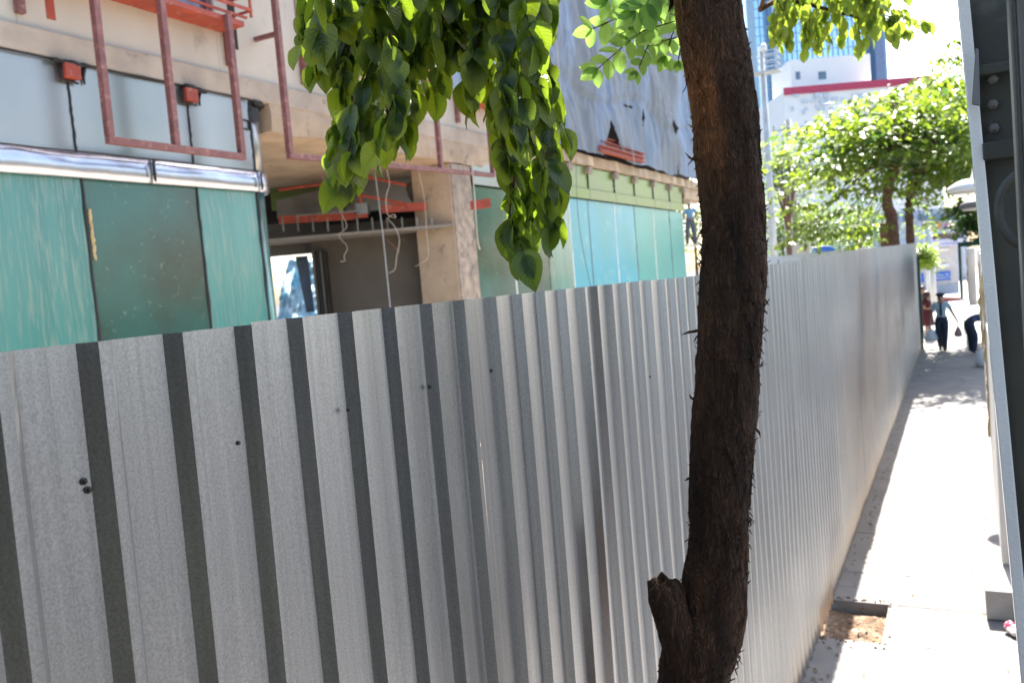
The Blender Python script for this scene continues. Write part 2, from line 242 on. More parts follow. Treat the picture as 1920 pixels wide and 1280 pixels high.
# ------------------------------------------------------------------ mesh helpers
ORG = {}
class MB:
    def __init__(s): s.v = []; s.f = []; s.uv = None
    def add(s, vs, fs):
        o = len(s.v); s.v += [tuple(map(float, v)) for v in vs]; s.f += [tuple(i + o for i in f) for f in fs]; return s
    def box(s, x0, x1, y0, y1, z0, z1):
        return s.add([(x0, y0, z0), (x1, y0, z0), (x1, y1, z0), (x0, y1, z0), (x0, y0, z1), (x1, y0, z1), (x1, y1, z1), (x0, y1, z1)],
                     [(3, 2, 1, 0), (4, 5, 6, 7), (0, 1, 5, 4), (1, 2, 6, 5), (2, 3, 7, 6), (3, 0, 4, 7)])
    def bar(s, a, b, w, h, up=(0, 0, 1)):
        a, b = np.array(a, float), np.array(b, float); d = b - a; d /= np.linalg.norm(d)
        u = np.array(up, float); x = np.cross(d, u)
        if np.linalg.norm(x) < 1e-4: x = np.cross(d, (1, 0, 0))
        x /= np.linalg.norm(x); y = np.cross(x, d)
        p = [a + x * i * w / 2 + y * j * h / 2 for i, j in ((-1, -1), (1, -1), (1, 1), (-1, 1))]
        q = [b + x * i * w / 2 + y * j * h / 2 for i, j in ((-1, -1), (1, -1), (1, 1), (-1, 1))]
        return s.add(p + q, [(0, 1, 2, 3), (7, 6, 5, 4), (1, 0, 4, 5), (2, 1, 5, 6), (3, 2, 6, 7), (0, 3, 7, 4)])
    def obox(s, o, ex, ey, ez):
        o, ex, ey, ez = (np.array(t, float) for t in (o, ex, ey, ez))
        return s.add([o, o + ex, o + ex + ey, o + ey, o + ez, o + ex + ez, o + ex + ey + ez, o + ey + ez],
                     [(3, 2, 1, 0), (4, 5, 6, 7), (0, 1, 5, 4), (1, 2, 6, 5), (2, 3, 7, 6), (3, 0, 4, 7)])
    def tube(s, pts, rad, n=8, cap=True):
        pts = [np.array(p, float) for p in pts]; k = len(pts)
        rad = [rad] * k if np.isscalar(rad) else list(rad)
        o = len(s.v); ref = np.array((0.31, 0.77, 0.2)); 
        for i, p in enumerate(pts):
            t = pts[min(i + 1, k - 1)] - pts[max(i - 1, 0)]; t = t / (np.linalg.norm(t) + 1e-12)
            x = np.cross(t, ref); x /= (np.linalg.norm(x) + 1e-12); y = np.cross(t, x)
            for j in range(n):
                a = 2 * math.pi * j / n; s.v.append(tuple(p + (x * math.cos(a) + y * math.sin(a)) * rad[i]))
        for i in range(k - 1):
            for j in range(n):
                s.f.append((o + i * n + j, o + i * n + (j + 1) % n, o + (i + 1) * n + (j + 1) % n, o + (i + 1) * n + j))
        if cap: s.f.append(tuple(o + j for j in range(n))[::-1]); s.f.append(tuple(o + (k - 1) * n + j for j in range(n)))
        return s
    def lathe(s, c, prof, n=16, axis=(0, 0, 1)):
        q = Vector((0, 0, 1)).rotation_difference(Vector(axis)); o = len(s.v); k = len(prof)
        for r, h in prof:
            for j in range(n):
                a = 2 * math.pi * j / n; p = q @ Vector((r * math.cos(a), r * math.sin(a), h)); s.v.append((c[0] + p.x, c[1] + p.y, c[2] + p.z))
        for i in range(k - 1):
            for j in range(n): s.f.append((o + i * n + j, o + i * n + (j + 1) % n, o + (i + 1) * n + (j + 1) % n, o + (i + 1) * n + j))
        s.f.append(tuple(o + j for j in range(n))[::-1]); s.f.append(tuple(o + (k - 1) * n + j for j in range(n)))
        return s
    def ball(s, c, r, n=12, m=8):
        r = (r, r, r) if np.isscalar(r) else r
        o = len(s.v)
        for i in range(m + 1):
            t = math.pi * i / m
            for j in range(n):
                a = 2 * math.pi * j / n
                s.v.append((c[0] + r[0] * math.sin(t) * math.cos(a), c[1] + r[1] * math.sin(t) * math.sin(a), c[2] + r[2] * math.cos(t)))
        for i in range(m):
            for j in range(n): s.f.append((o + i * n + j, o + (i + 1) * n + j, o + (i + 1) * n + (j + 1) % n, o + i * n + (j + 1) % n))
        return s
    def build(s, name, m, parent=None, smooth=False, bevel=0.0, solid=0.0):
        off = ORG.get(parent.name, np.zeros(3)) if parent else np.zeros(3)
        me = bpy.data.meshes.new(name); me.from_pydata((np.array(s.v) - off).tolist(), [], s.f)
        me.materials.append(m); me.update()
        if s.uv is not None:
            uvl = me.uv_layers.new(name='UVMap'); li = np.empty(len(me.loops), dtype=np.int32); me.loops.foreach_get('vertex_index', li)
            uvl.data.foreach_set('uv', np.asarray(s.uv, dtype=np.float32)[li].ravel())
        if smooth: me.polygons.foreach_set('use_smooth', [True] * len(me.polygons))
        o = bpy.data.objects.new(name, me); C.objects.link(o)
        if parent: o.parent = parent; ORG[o.name] = off
        if bevel:
            b = o.modifiers.new('bevel', 'BEVEL'); b.width = bevel; b.segments = 2; b.limit_method = 'ANGLE'
        if solid:
            b = o.modifiers.new('solid', 'SOLIDIFY'); b.thickness = solid; b.offset = 0
        return o

def tag(o, label=None, cat=None, group=None, kind=None):
    if label: o['label'] = label
    if cat: o['category'] = cat
    if group: o['group'] = group
    if kind: o['kind'] = kind
    return o
def thing(name, label, cat, loc, group=None):
    o = bpy.data.objects.new(name, None); C.objects.link(o); o.location = tuple(map(float, loc)); o.empty_display_size = 0.2
    ORG[o.name] = np.array(loc, float)
    return tag(o, label, cat, group)
def box(name, m, parent, *a, **k): return MB().box(*a).build(name, m, parent, **k)

# ------------------------------------------------------------------ ground
g = MB().box(-900, 900, -60, 1500, -0.6, -0.16).build('ground', M['asphalt']); tag(g, kind='structure')
FX = -1.14
ys = [-1.2, 0.3, 1.5, 2.7, 3.9, 5.1, 6.2, 7.04, 7.86, 8.22, 8.62, 9.9, 11.1, 12.4, 13.6, 14.8, 16, 17.2, 18.4, 19.6, 20.8, 22, 23.2, 24.4, 25.6, 26.8, 28, 29.2]
sw = MB()
for a, b in zip(ys[:-1], ys[1:]):
    x0 = -0.66 if abs(a - 7.04) < 0.01 else -1.6
    dz = R_.uniform(-0.0025, 0.0015)
    gp = R_.choice((.0015, .002, .004))
    sw.box(x0, 1.2, a + gp, b - gp, -0.15, dz)
tag(sw.build('sidewalk', M['concrete_walk'], bevel=0.006), kind='structure')
pit = MB(); n = 26
for i in range(n + 1):
    for j in range(n + 1):
        x = -1.5 + 0.86 * i / n; y = 7.02 + 0.86 * j / n
        pit.v.append((x, y, -0.10 + 0.05 * noise.noise((x * 5, y * 5, 1)) + 0.02 * noise.noise((x * 21, y * 21, 4))))
for i in range(n):
    for j in range(n): a = i * (n + 1) + j; pit.f.append((a, a + n + 1, a + n + 2, a + 1))
for i in range(90):
    x, y_ = R_.uniform(-1.12, -.60), R_.choice((R_.uniform(7.05, 7.86), 7.03 - abs(R_.gauss(0, .05)), 7.88 + abs(R_.gauss(0, .03)))); r = R_.uniform(.003, .013); inside = 7.05 < y_ < 7.85 and x < -.67
    pit.ball((x, y_, -.075 if inside else r * .3), (r, r * R_.uniform(.7, 1.3), r * .7), 7, 5)
tag(pit.build('dirt_ground', M['dirt'], smooth=True), kind='structure')
tag(box('plaza', M['plaza'], None, -7, 9, 29.2, 62, -0.15, -0.004), kind='structure')
tag(box('far_pavement', M['plaza'], None, -3.2, 12, 62.0, 140, -0.15, -0.03), kind='structure')

tag(box('bounce_yard', M['bounce_ground'], None, -8.9, -1.65, -12, 60, -0.155, -0.02), kind='structure')  # unseen pale ground, added to bounce warm sun onto the facade
# ------------------------------------------------------------------ corrugated fence
P = 0.1524
def top_z(y): return 3.02 if y < 5 else (3.02 + (y - 5) * 0.016 if y < 11 else 3.116 + (y - 11) * 0.0088)
fence = thing('metal_fence', 'tall fence of grey corrugated metal sheets along the narrow pavement, in front of the building', 'fence', (FX, 0, 0))
prof = [(0.0, 0.0), (0.300, 0.0), (0.306, 0.00016), (0.318, 0.00016), (0.324, 0.0), (0.606, 0.0), (0.742, 0.0222), (0.80, 0.0222), (0.863, 0.0222), (0.999, 0.0)]
y = 0.146 * 1.056 * 0 + 0.80 - P * 0.606 - P * 12
k = 0; SHEETS = []; RF = random.Random(11)
while y < 28.9:
    nr = 5; mb = MB(); rows = 9; cols = []
    for r in range(nr):
        cols += [(y + (r + u) * P, h) for u, h in prof]
    cols.append((y + nr * P + 0.016, 0.0006))
    lean = RF.uniform(-0.006, 0.006); tw = RF.uniform(-0.008, 0.008); zt = top_z(y + .3) + RF.uniform(-0.003, 0.003); ph = RF.uniform(0, 6)
    for i in range(rows + 1):
        t = i / rows; z = -0.03 + (zt + 0.03) * t
        for yy, h in cols:
            bow = 0.004 * math.sin(t * 5 + ph) + tw * ((yy - y) / (nr * P) - 0.5) + 0.003 * noise.noise((yy * 2, z * 1.3, ph))
            mb.v.append((FX + h + bow + lean * t, yy, z))
    nc = len(cols)
    for i in range(rows):
        for j in range(nc - 1): a = i * nc + j; mb.f.append((a, a + 1, a + nc + 1, a + nc))
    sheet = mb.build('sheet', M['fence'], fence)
    SHEETS.append((y, sheet)); y += nr * P; k += 1
def screw(p, r=0.0034):
    mb = MB().lathe(p, [(r * 1.7, 0.0), (r * 1.7, 0.0012), (r, 0.0015), (r, 0.005), (r * .6, 0.0062)], 8, (1, 0, 0))
    return mb.build('screw', M['steel_dark'], fence)
for px, py in [(157, 902), (445, 830), (652, 768), (805, 725), (920, 695), (1013, 670), (1088, 645), (1150, 630), (1200, 618), (1248, 606), (165, 918), (972, 1256), (1056, 1172), (1183, 1050), (1229, 1002), (1281, 590), (1218, 706), (1111, 745)]:
    screw(at_x(px, py, FX + 0.004))
box('rail', M['steel_grey'], fence, FX - 0.06, FX - 0.012, -0.9, 28.9, 2.30, 2.35)
box('rail', M['steel_grey'], fence, FX - 0.06, FX - 0.012, -0.9, 28.9, 1.15, 1.20)
for i in range(10): box('post', M['steel_grey'], fence, FX - 0.12, FX - 0.06, -0.5 + 3.2 * i, -0.44 + 3.2 * i, -0.15, 2.9)
# the dark return board closing the far end
tag(box('end_board', M['green_canvas'], None, FX - 0.02, FX + 0.10, 29.3, 29.36, -0.02, 2.85), 'dark green board standing upright at the far end of the metal fence', 'board')
# second, sunlit fence inside the site
wf = thing('metal_fence', 'pale sunlit sheet fence showing just above the grey fence beside the tree trunk', 'fence', (-6, 24, 0))
mb = MB(); A = at_d(1380, 488, 20.0); B = at_d(1640, 463, 30.0)
nn = 90
for i in range(nn + 1):
    p = A + (B - A) * i / nn; o_ = 0.02 * (1 if (i // 2) % 2 else -1)
    mb.v.append((p[0], p[1] + o_, 0.05)); mb.v.append((p[0], p[1] + o_, p[2]))
for i in range(nn): mb.f.append((2 * i, 2 * i + 2, 2 * i + 3, 2 * i + 1))
mb.build('sheet', M['white_paint'], wf, solid=0.002)
for i in range(6):
    p = A + (B - A) * (i + .3) / 6; box('post', M['steel_grey'], wf, p[0] - .03, p[0] + .03, p[1] + .06, p[1] + .12, -0.15, p[2] - .1)

# ------------------------------------------------------------------ leaves
def leaf_template(nu=6, curl=0.35, fold=0.25, slim=1.0):
    vs, uv, fs = [], [], []
    for i in range(nu + 1):
        u = i / nu; wd = 0.325 * slim * (math.sin(math.pi * (u * 0.94 + 0.03) ** 0.85)) ** 0.8 + 0.004
        if i == nu: wd = 0.004
        for v in (-1, -0.5, 0, 0.5, 1):
            wav = 0.02 * math.sin(u * 14 + v * 3) * abs(v)
            vs.append((wd * v, u - 0.0, -curl * u * u * 0.5 + fold * abs(v) * wd + wav)); uv.append((u, v))
    for i in range(nu):
        for j in range(4): a = i * 5 + j; fs.append((a, a + 1, a + 6, a + 5))
    return np.array(vs), np.array(uv), fs
def quad_leaf():
    vs = np.array([(0, 0, 0), (-.28, .42, .06), (0, .5, 0), (.28, .42, .06), (0, 1, -.12)]); return vs, vs[:, :2], [(0, 2, 1), (0, 3, 2), (1, 2, 4), (2, 3, 4)]
LT = [leaf_template(6, c, f, s) for c, f, s in ((0.35, 0.25, 1), (0.7, 0.35, 1.1), (0.1, 0.15, 0.95), (0.5, 0.1, 1.2))]
LQ = quad_leaf()
def frame(d, nrm):
    d = d / np.linalg.norm(d); x = np.cross(d, nrm); x /= (np.linalg.norm(x) + 1e-9); return np.array([x, d, np.cross(x, d)])
class Leaves:
    def __init__(s, seed): s.V = []; s.U = []; s.Fc = []; s.n = 0; s.r = np.random.default_rng(seed)
    def put(s, p, d, nrm, L, tpl=None):
        vs, uv, fs = tpl if tpl else LT[int(s.r.integers(len(LT)))]
        w_ = (vs * L) @ frame(np.array(d, float), np.array(nrm, float)) + np.array(p)
        s.V.append(w_); s.U.append(uv); s.Fc += [tuple(i + s.n for i in f) for f in fs]; s.n += len(vs)
    def build(s, name, m, parent):
        mb = MB(); mb.v = np.vstack(s.V).tolist(); mb.f = s.Fc; mb.uv = np.vstack(s.U); return mb.build(name, m, parent, smooth=True)
def resample(pts, step):
    pts = np.array(pts, float); seg = np.linalg.norm(np.diff(pts, axis=0), axis=1); cs = np.concatenate([[0], np.cumsum(seg)])
    t = np.linspace(0, cs[-1], max(2, int(cs[-1] / step) + 1)); return np.array([np.interp(t, cs, pts[:, i]) for i in range(3)]).T

# ------------------------------------------------------------------ the near street tree
TD = 2.55
cl = [(1322, -420, 128), (1318, -200, 126), (1328, 0, 127), (1354, 200, 130), (1373, 400, 125), (1372, 550, 131), (1366, 700, 125), (1352, 900, 121), (1350, 1000, 116), (1342, 1080, 124), (1333, 1150, 136), (1316, 1210, 150), (1297, 1290, 132), (1285, 1420, 125), (1290, 1700, 128), (1300, 2100, 140), (1310, 2450, 170), (1312, 2520, 190)]
tp = np.array([at_d(x, y_, TD) for x, y_, _ in cl]); tr_ = np.array([w_ / 2 / 1600 * TD * .94 for *_, w_ in cl])
base = tp[-1].copy()
tree = thing('street_tree', 'dark rough-barked street tree with bent trunk in front of the metal fence', 'tree', (base[0], base[1], 0))
def smooth_path(p, r, step):
    seg = np.linalg.norm(np.diff(p, axis=0), axis=1); cs = np.concatenate([[0], np.cumsum(seg)]); t = np.arange(0, cs[-1], step)
    def cr(a):
        out = []
        for q in t:
            i = min(max(np.searchsorted(cs, q, 'right') - 1, 0), len(cs) - 2); u = (q - cs[i]) / (cs[i + 1] - cs[i])
            p0, p1, p2, p3 = a[max(i - 1, 0)], a[i], a[i + 1], a[min(i + 2, len(a) - 1)]
            out.append(0.5 * (2 * p1 + (p2 - p0) * u + (2 * p0 - 5 * p1 + 4 * p2 - p3) * u * u + (3 * p1 - p0 - 3 * p2 + p3) * u ** 3))
        return np.array(out)
    return cr(p), cr(r)
def bark_tube(mb, pts, rad, n=110, amp=0.006, seed=0):
    k = len(pts); o = len(mb.v)
    for i in range(k):
        t = pts[min(i + 1, k - 1)] - pts[max(i - 1, 0)]; t /= np.linalg.norm(t)
        x = np.cross(t, (0, 1, 0)); x /= np.linalg.norm(x); y_ = np.cross(t, x)
        for j in range(n):
            a = 2 * math.pi * j / n; d = x * math.cos(a) + y_ * math.sin(a); p = pts[i] + d * rad[i]
            q = Vector((p[0] * 26 + seed, p[1] * 26, p[2] * 9))
            c = noise.cell(q + Vector((noise.noise(q * 1.2), noise.noise(q * 1.2 + Vector((5, 5, 5))), 0)) * 0.8)
            h = amp * (0.9 * noise.noise(q * 0.8) + 0.55 * c + 0.5 * noise.noise(q * 3.1)) + 0.010 * noise.noise(Vector((p[0] * 6, p[1] * 6, p[2] * 3 + seed)))
            mb.v.append(tuple(p + d * h))
    for i in range(k - 1):
        for j in range(n): mb.f.append((o + i * n + j, o + i * n + (j + 1) % n, o + (i + 1) * n + (j + 1) % n, o + (i + 1) * n + j))
    return mb
trunk = MB(); sp_, sr_ = smooth_path(tp, tr_, 0.0085)
bark_tube(trunk, sp_, sr_)
# peeling shards of bark, standing off all round the trunk
for i in range(2200):
    q = R_.randrange(4, len(sp_) - 40); t = sp_[q + 1] - sp_[q - 1]; t /= np.linalg.norm(t)     # t points down
    x = np.cross(t, (0, 1, 0)); x /= np.linalg.norm(x); y_ = np.cross(t, x); a = R_.uniform(0, 2 * math.pi)
    d = x * math.cos(a) + y_ * math.sin(a); s_ = np.cross(t, d)
    L = R_.uniform(0.006, 0.018) if R_.random() < 0.965 else R_.uniform(0.020, 0.040)
    wd = R_.uniform(0.003, 0.006) + L * 0.08; p0 = sp_[q] + d * (sr_[q] - 0.002)
    up_ = -1 if R_.random() < 0.62 else 1
    out = R_.uniform(0.25, 0.9); dirn = t * (-up_) * 1.0 + d * out + s_ * R_.uniform(-.5, .5); dirn /= np.linalg.norm(dirn)
    p1 = p0 + dirn * L * 0.55; p2 = p1 + (dirn + d * R_.uniform(-.3, .8)) * L * 0.5
    o = len(trunk.v); th = d * 0.0014
    for p, ww in ((p0, wd), (p1, wd * .7), (p2, 0.0006)):
        trunk.v += [tuple(p - s_ * ww + th), tuple(p + s_ * ww + th), tuple(p + s_ * ww - th), tuple(p - s_ * ww - th)]
    for r in (0, 4):
        for j in range(4): trunk.f.append((o + r + j, o + r + (j + 1) % 4, o + r + 4 + (j + 1) % 4, o + r + 4 + j))
    trunk.f.append((o + 8, o + 9, o + 10, o + 11))
for px, py, dx, dy in [(1308, 306, -24, -20), (1309, 618, -32, 10), (1417, 275, 12, 26), (1300, 752, -8, -14), (1298, 893, -14, 8), (1420, 800, 6, 20)]:
    a = at_d(px + (8 if dx < 0 else -8), py, TD); b = at_d(px + dx * .6, py + dy * .5, TD); c = at_d(px + dx, py + dy, TD)
    trunk.tube([a, b, c], [0.006, 0.004, 0.0008], 5)
trunk.build('trunk', M['bark'], tree, smooth=False)
# sawn stub of a lost limb
stub = MB(); st = np.array([at_d(1306, 1340, TD + .0), at_d(1290, 1255, TD - .02), at_d(1271, 1185, TD - .035), at_d(1252, 1122, TD - .045), at_d(1243, 1092, TD - .05)])
s2, r2 = smooth_path(st, np.array([0.060, 0.068, 0.060, 0.056, 0.048]), 0.008)
bark_tube(stub, s2, r2, 64, 0.007, 9)
o = len(stub.v); ring = [o - 64 + j for j in range(64)]; cc_ = np.mean([stub.v[j] for j in ring], axis=0)
for j in ring: v = np.array(stub.v[j]); stub.v[j] = tuple(v + np.array((0, 0, .022 * noise.noise(Vector(v) * 45) - .25 * (v[0] - cc_[0]) + .0)))
prev = ring
for q_, dz in ((.72, .006), (.42, -.006), (.15, -.012)):
    nr_ = []
    for j in ring: v = np.array(stub.v[j]); p = cc_ + (v - cc_) * q_; nr_.append(len(stub.v)); stub.v.append((p[0], p[1], p[2] + dz + .012 * noise.noise(Vector(p) * 60)))
    stub.f += [(prev[j], prev[(j + 1) % 64], nr_[(j + 1) % 64], nr_[j]) for j in range(64)]; prev = nr_
stub.f.append(tuple(prev))
stub.build('branch_stub', M['bark'], tree)

# limbs, twigs and leaves
top = sp_[0]
def P3(pts, dj=0.0): return [at_d(x, y_, d) for x, y_, d in pts]
limbs = MB()
limb_list = [[(1322, -380, 2.55), (1200, -420, 2.45), (1000, -330, 2.3), (860, -230, 2.2), (700, -150, 2.15)],
             [(1322, -380, 2.55), (1240, -300, 2.4), (1120, -200, 2.25), (1000, -130, 2.2)],
             [(1340, -400, 2.55), (1420, -300, 3.2), (1440, -60, 4.6), (1425, 22, 5.0)],
             [(1425, 18, 5.0), (1470, 0, 5.1), (1540, 15, 5.2), (1620, 35, 5.3), (1700, 45, 5.35), (1745, 52, 5.4)],
             [(1330, -200, 2.55), (1300, -90, 2.6), (1255, 5, 2.62), (1236, 30, 2.6)],
             [(1330, -400, 2.55), (1400, -560, 2.6), (1500, -900, 2.8)], [(1320, -400, 2.55), (1250, -700, 2.5), (1150, -1000, 2.6)]]
for q in limb_list: 
    pts, rr = smooth_path(np.array(P3(q)), np.linspace(0.034, 0.010, len(q)) if q[0][2] < 4 else np.linspace(0.016, 0.005, len(q)), 0.03); limbs.tube(pts, rr, 8)
limbs.build('limb', M['bark'], tree, smooth=True)
def twig_with_leaves(mb, LV, pts, L, step, rad=0.003, droop=1.0, slim=False, spread=1.0):
    pts = resample(pts, step); n_ = len(pts)
    mb.tube(pts, np.linspace(rad, rad * .4, n_), 5)
    for i in range(1, n_):
        t = pts[i] - pts[i - 1]; t /= np.linalg.norm(t)
        for sd in (-1, 1):
            if LV.r.random() < 0.12: continue
            a = LV.r.uniform(0, 2 * math.pi); h = np.array((math.cos(a), math.sin(a), 0))
            d = h * LV.r.uniform(.25, .9) * spread + t * 0.35 + np.array((0, 0, -1)) * droop * LV.r.uniform(.5, 1.2)
            nrm = np.cross(d, np.cross(np.array((0, 0, 1.)), d)) + LV.r.normal(0, .5, 3) + h * 0.6
            LV.put(pts[i] + LV.r.normal(0, .006, 3), d, nrm, L * LV.r.uniform(.45, 1.12))
tw = MB(); LV = Leaves(3)
A_ = [[(600, -90), (612, 40), (598, 120)], [(585, -80), (590, 10), (580, 70)], [(640, -80), (655, 80), (640, 170)], [(700, -80), (705, 80), (672, 200), (652, 290), (638, 335)],
      [(690, 100), (705, 180), (690, 255)], [(760, -80), (770, 100), (765, 190), (758, 250)], [(730, 60), (745, 170), (712, 255)], [(820, -80), (832, 60), (812, 165)],
      [(670, -80), (680, 40), (650, 120)], [(620, 20), (630, 110), (665, 190)], [(800, -60), (790, 60), (770, 130)], [(735, -80), (740, 30), (735, 120)], [(850, -80), (848, 20), (855, 90)],
      [(660, 180), (668, 270), (640, 330)], [(720, 180), (735, 245), (720, 275)], [(640, 200), (622, 270), (612, 300)],
      [(880, -90), (905, 100), (925, 200), (950, 300), (965, 400), (985, 480)], [(960, -90), (985, 60), (1005, 150), (1030, 250), (1020, 330), (1040, 420)],
      [(905, 40), (880, 130), (885, 190)], [(1000, -80), (1008, 40), (1030, 160), (1045, 240)], [(930, -80), (935, 60), (945, 160), (965, 260)], [(945, 200), (975, 290), (1000, 380), (990, 450)],
      [(990, 120), (985, 220), (1010, 310)], [(965, 330), (955, 400), (980, 470)], [(1010, 260), (1045, 320), (1035, 390)], [(900, -80), (890, 0), (900, 70)], [(970, 40), (960, 110), (975, 180)], [(1000, 380), (1030, 420), (1030, 440)]]
for q in A_:
    d0 = 2.2 + R_.uniform(-.18, .22)
    twig_with_leaves(tw, LV, [at_d(x, y_, d0 + 0.05 * i * R_.uniform(-1, 1)) for i, (x, y_) in enumerate(q)], 0.092, 0.022)
# fuller, higher layers of the same bough
for i in range(30):
    x = R_.uniform(560, 1035); y0 = R_.uniform(-190, -80); ln = R_.uniform(90, 210) * (1.0 if x < 840 or x > 880 else .75)
    d0 = R_.uniform(2.0, 2.75); twig_with_leaves(tw, LV, [at_d(x, y0, d0), at_d(x + R_.uniform(-15, 15), y0 + ln * .5, d0), at_d(x + R_.uniform(-30, 30), y0 + ln, d0 + R_.uniform(-.1, .1))], 0.10, 0.028)
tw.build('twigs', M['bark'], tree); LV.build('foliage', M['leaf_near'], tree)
# paler spray beside the trunk
tw = MB(); LV = Leaves(5)
def pinnate(q, d0, L, npair, drop=0.5):
    pts = resample([at_d(x, y_, d0) for x, y_ in q], 0.004); tw.tube(pts[::6], 0.0018, 5)
    n_ = len(pts); axis = pts[-1] - pts[0]; axis /= np.linalg.norm(axis); side = np.cross(axis, ray(1150, 80)); side /= np.linalg.norm(side)
    for i in range(npair):
        p = pts[int((0.25 + 0.75 * i / (npair - 1)) * (n_ - 1))]
        for sd in (-1, 1):
            d = side * sd + axis * 0.6 + np.array((0, 0, -drop)) + LV.r.normal(0, .12, 3)
            LV.put(p, d, -ray(1150, 80) + np.array((0, 0, .5)) + LV.r.normal(0, .45, 3), L * (1 - 0.25 * i / npair) * LV.r.uniform(.85, 1.1), LT[2])
    LV.put(pts[-1], axis, -ray(1150, 80), L * .8, LT[2])
for q, d0, L, k_ in [([(1262, 10), (1190, 20), (1110, 55)], 2.7, .08, 5), ([(1265, 40), (1200, 60), (1120, 130)], 2.65, .078, 6), ([(1270, 70), (1215, 85), (1195, 135)], 2.6, .05, 5),
                     ([(1275, -20), (1200, -30), (1140, 0)], 2.6, .09, 5), ([(1280, 30), (1262, 60), (1248, 105)], 2.7, .07, 3), ([(1250, -40), (1215, 0), (1190, 20)], 2.5, .095, 4), ([(1284, 0), (1240, 30), (1215, 62)], 2.75, .075, 4),
                     ([(1282, 60), (1275, 95), (1272, 115)], 2.75, .05, 2)]:
    pinnate(q, d0, L, k_)
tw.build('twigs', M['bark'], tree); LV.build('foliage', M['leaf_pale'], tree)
# the sunny end of the bough that reaches out to the right
tw = MB(); LV = Leaves(6)
for i in range(105):
    x = R_.uniform(1452, 1690); y0 = R_.uniform(-75, 40); ln = R_.uniform(25, 62) * (1.0 if x < 1640 else .55)
    if x < 1480: y0 = R_.uniform(-20, 50)
    d0 = 5.2 + R_.uniform(-.35, .35); twig_with_leaves(tw, LV, [at_d(x, y0, d0), at_d(x + R_.uniform(-9, 12), y0 + ln, d0)], 0.085, 0.034, 0.002)
for q in ([(1640, 30), (1690, 30), (1738, 42)], [(1640, 40), (1680, 48), (1715, 58)], [(1600, 40), (1612, 70), (1610, 92)], [(1545, 10), (1550, 50), (1555, 70)], [(1560, 0), (1640, 10), (1690, 20)], [(1620, 20), (1665, 40), (1690, 55)]):
    twig_with_leaves(tw, LV, [at_d(x, y_, 5.3) for x, y_ in q], 0.085, 0.03, 0.002)
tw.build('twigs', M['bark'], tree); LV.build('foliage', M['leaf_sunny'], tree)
# the crown above the picture, unseen, shaped to shade the upper leaves and sun the lowest
LV = Leaves(8)
for i in range(215):
    c = np.array((R_.uniform(-3.2, .9), R_.uniform(1.6, 6.6), R_.uniform(4.7, 6.9)))
    if 2.75 < c[2] - (c[1] - 2.0) / .83 < 3.28 + R_.uniform(-.12, .12) and R_.random() < .9: continue
    for j in range(42):
        p = c + LV.r.normal(0, 1, 3) * (0.5, 0.5, 0.2); d = LV.r.normal(0, 1, 3) + (0, 0, -.7)
        pr = RM.T @ (p - EYE); 
        if -pr[2] > 0.2 and 640 - F * pr[1] / -pr[2] > -150: continue
        LV.put(p, d, LV.r.normal(0, .5, 3) + (0, 0, 1), LV.r.uniform(.09, .13), LQ)
LV.build('foliage', M['leaf_near'], tree)

LV = Leaves(77)
for i in range(420):
    y_ = 2 + 27 * R_.random() ** 1.2; x_ = FX + .05 + abs(R_.gauss(0, .10)) if R_.random() < .75 else R_.uniform(FX + .1, .2)
    z_ = .004 if not (7.03 < y_ < 7.87 and x_ < -.65) else -.06
    LV.put((x_, y_, z_ + .006), LV.r.normal(0, 1, 3) * (1, 1, .12), (LV.r.normal(0, .3), LV.r.normal(0, .3), 1), R_.uniform(.02, .06), LQ)
lt_ = LV.build('fallen_leaves', mat('dry_leaf', (0.22, 0.13, 0.05), (0.09, 0.05, 0.025), rough=.8, scale=9), None); tag(lt_, 'dry brown leaves and grit scattered along the foot of the fence', 'litter', kind='stuff')

# ------------------------------------------------------------------ the building under works
BX = -9.0
bld = thing('building', 'stripped building under renovation with teal glass and metal cladding, behind the fence', 'building', (BX, 18, 0))
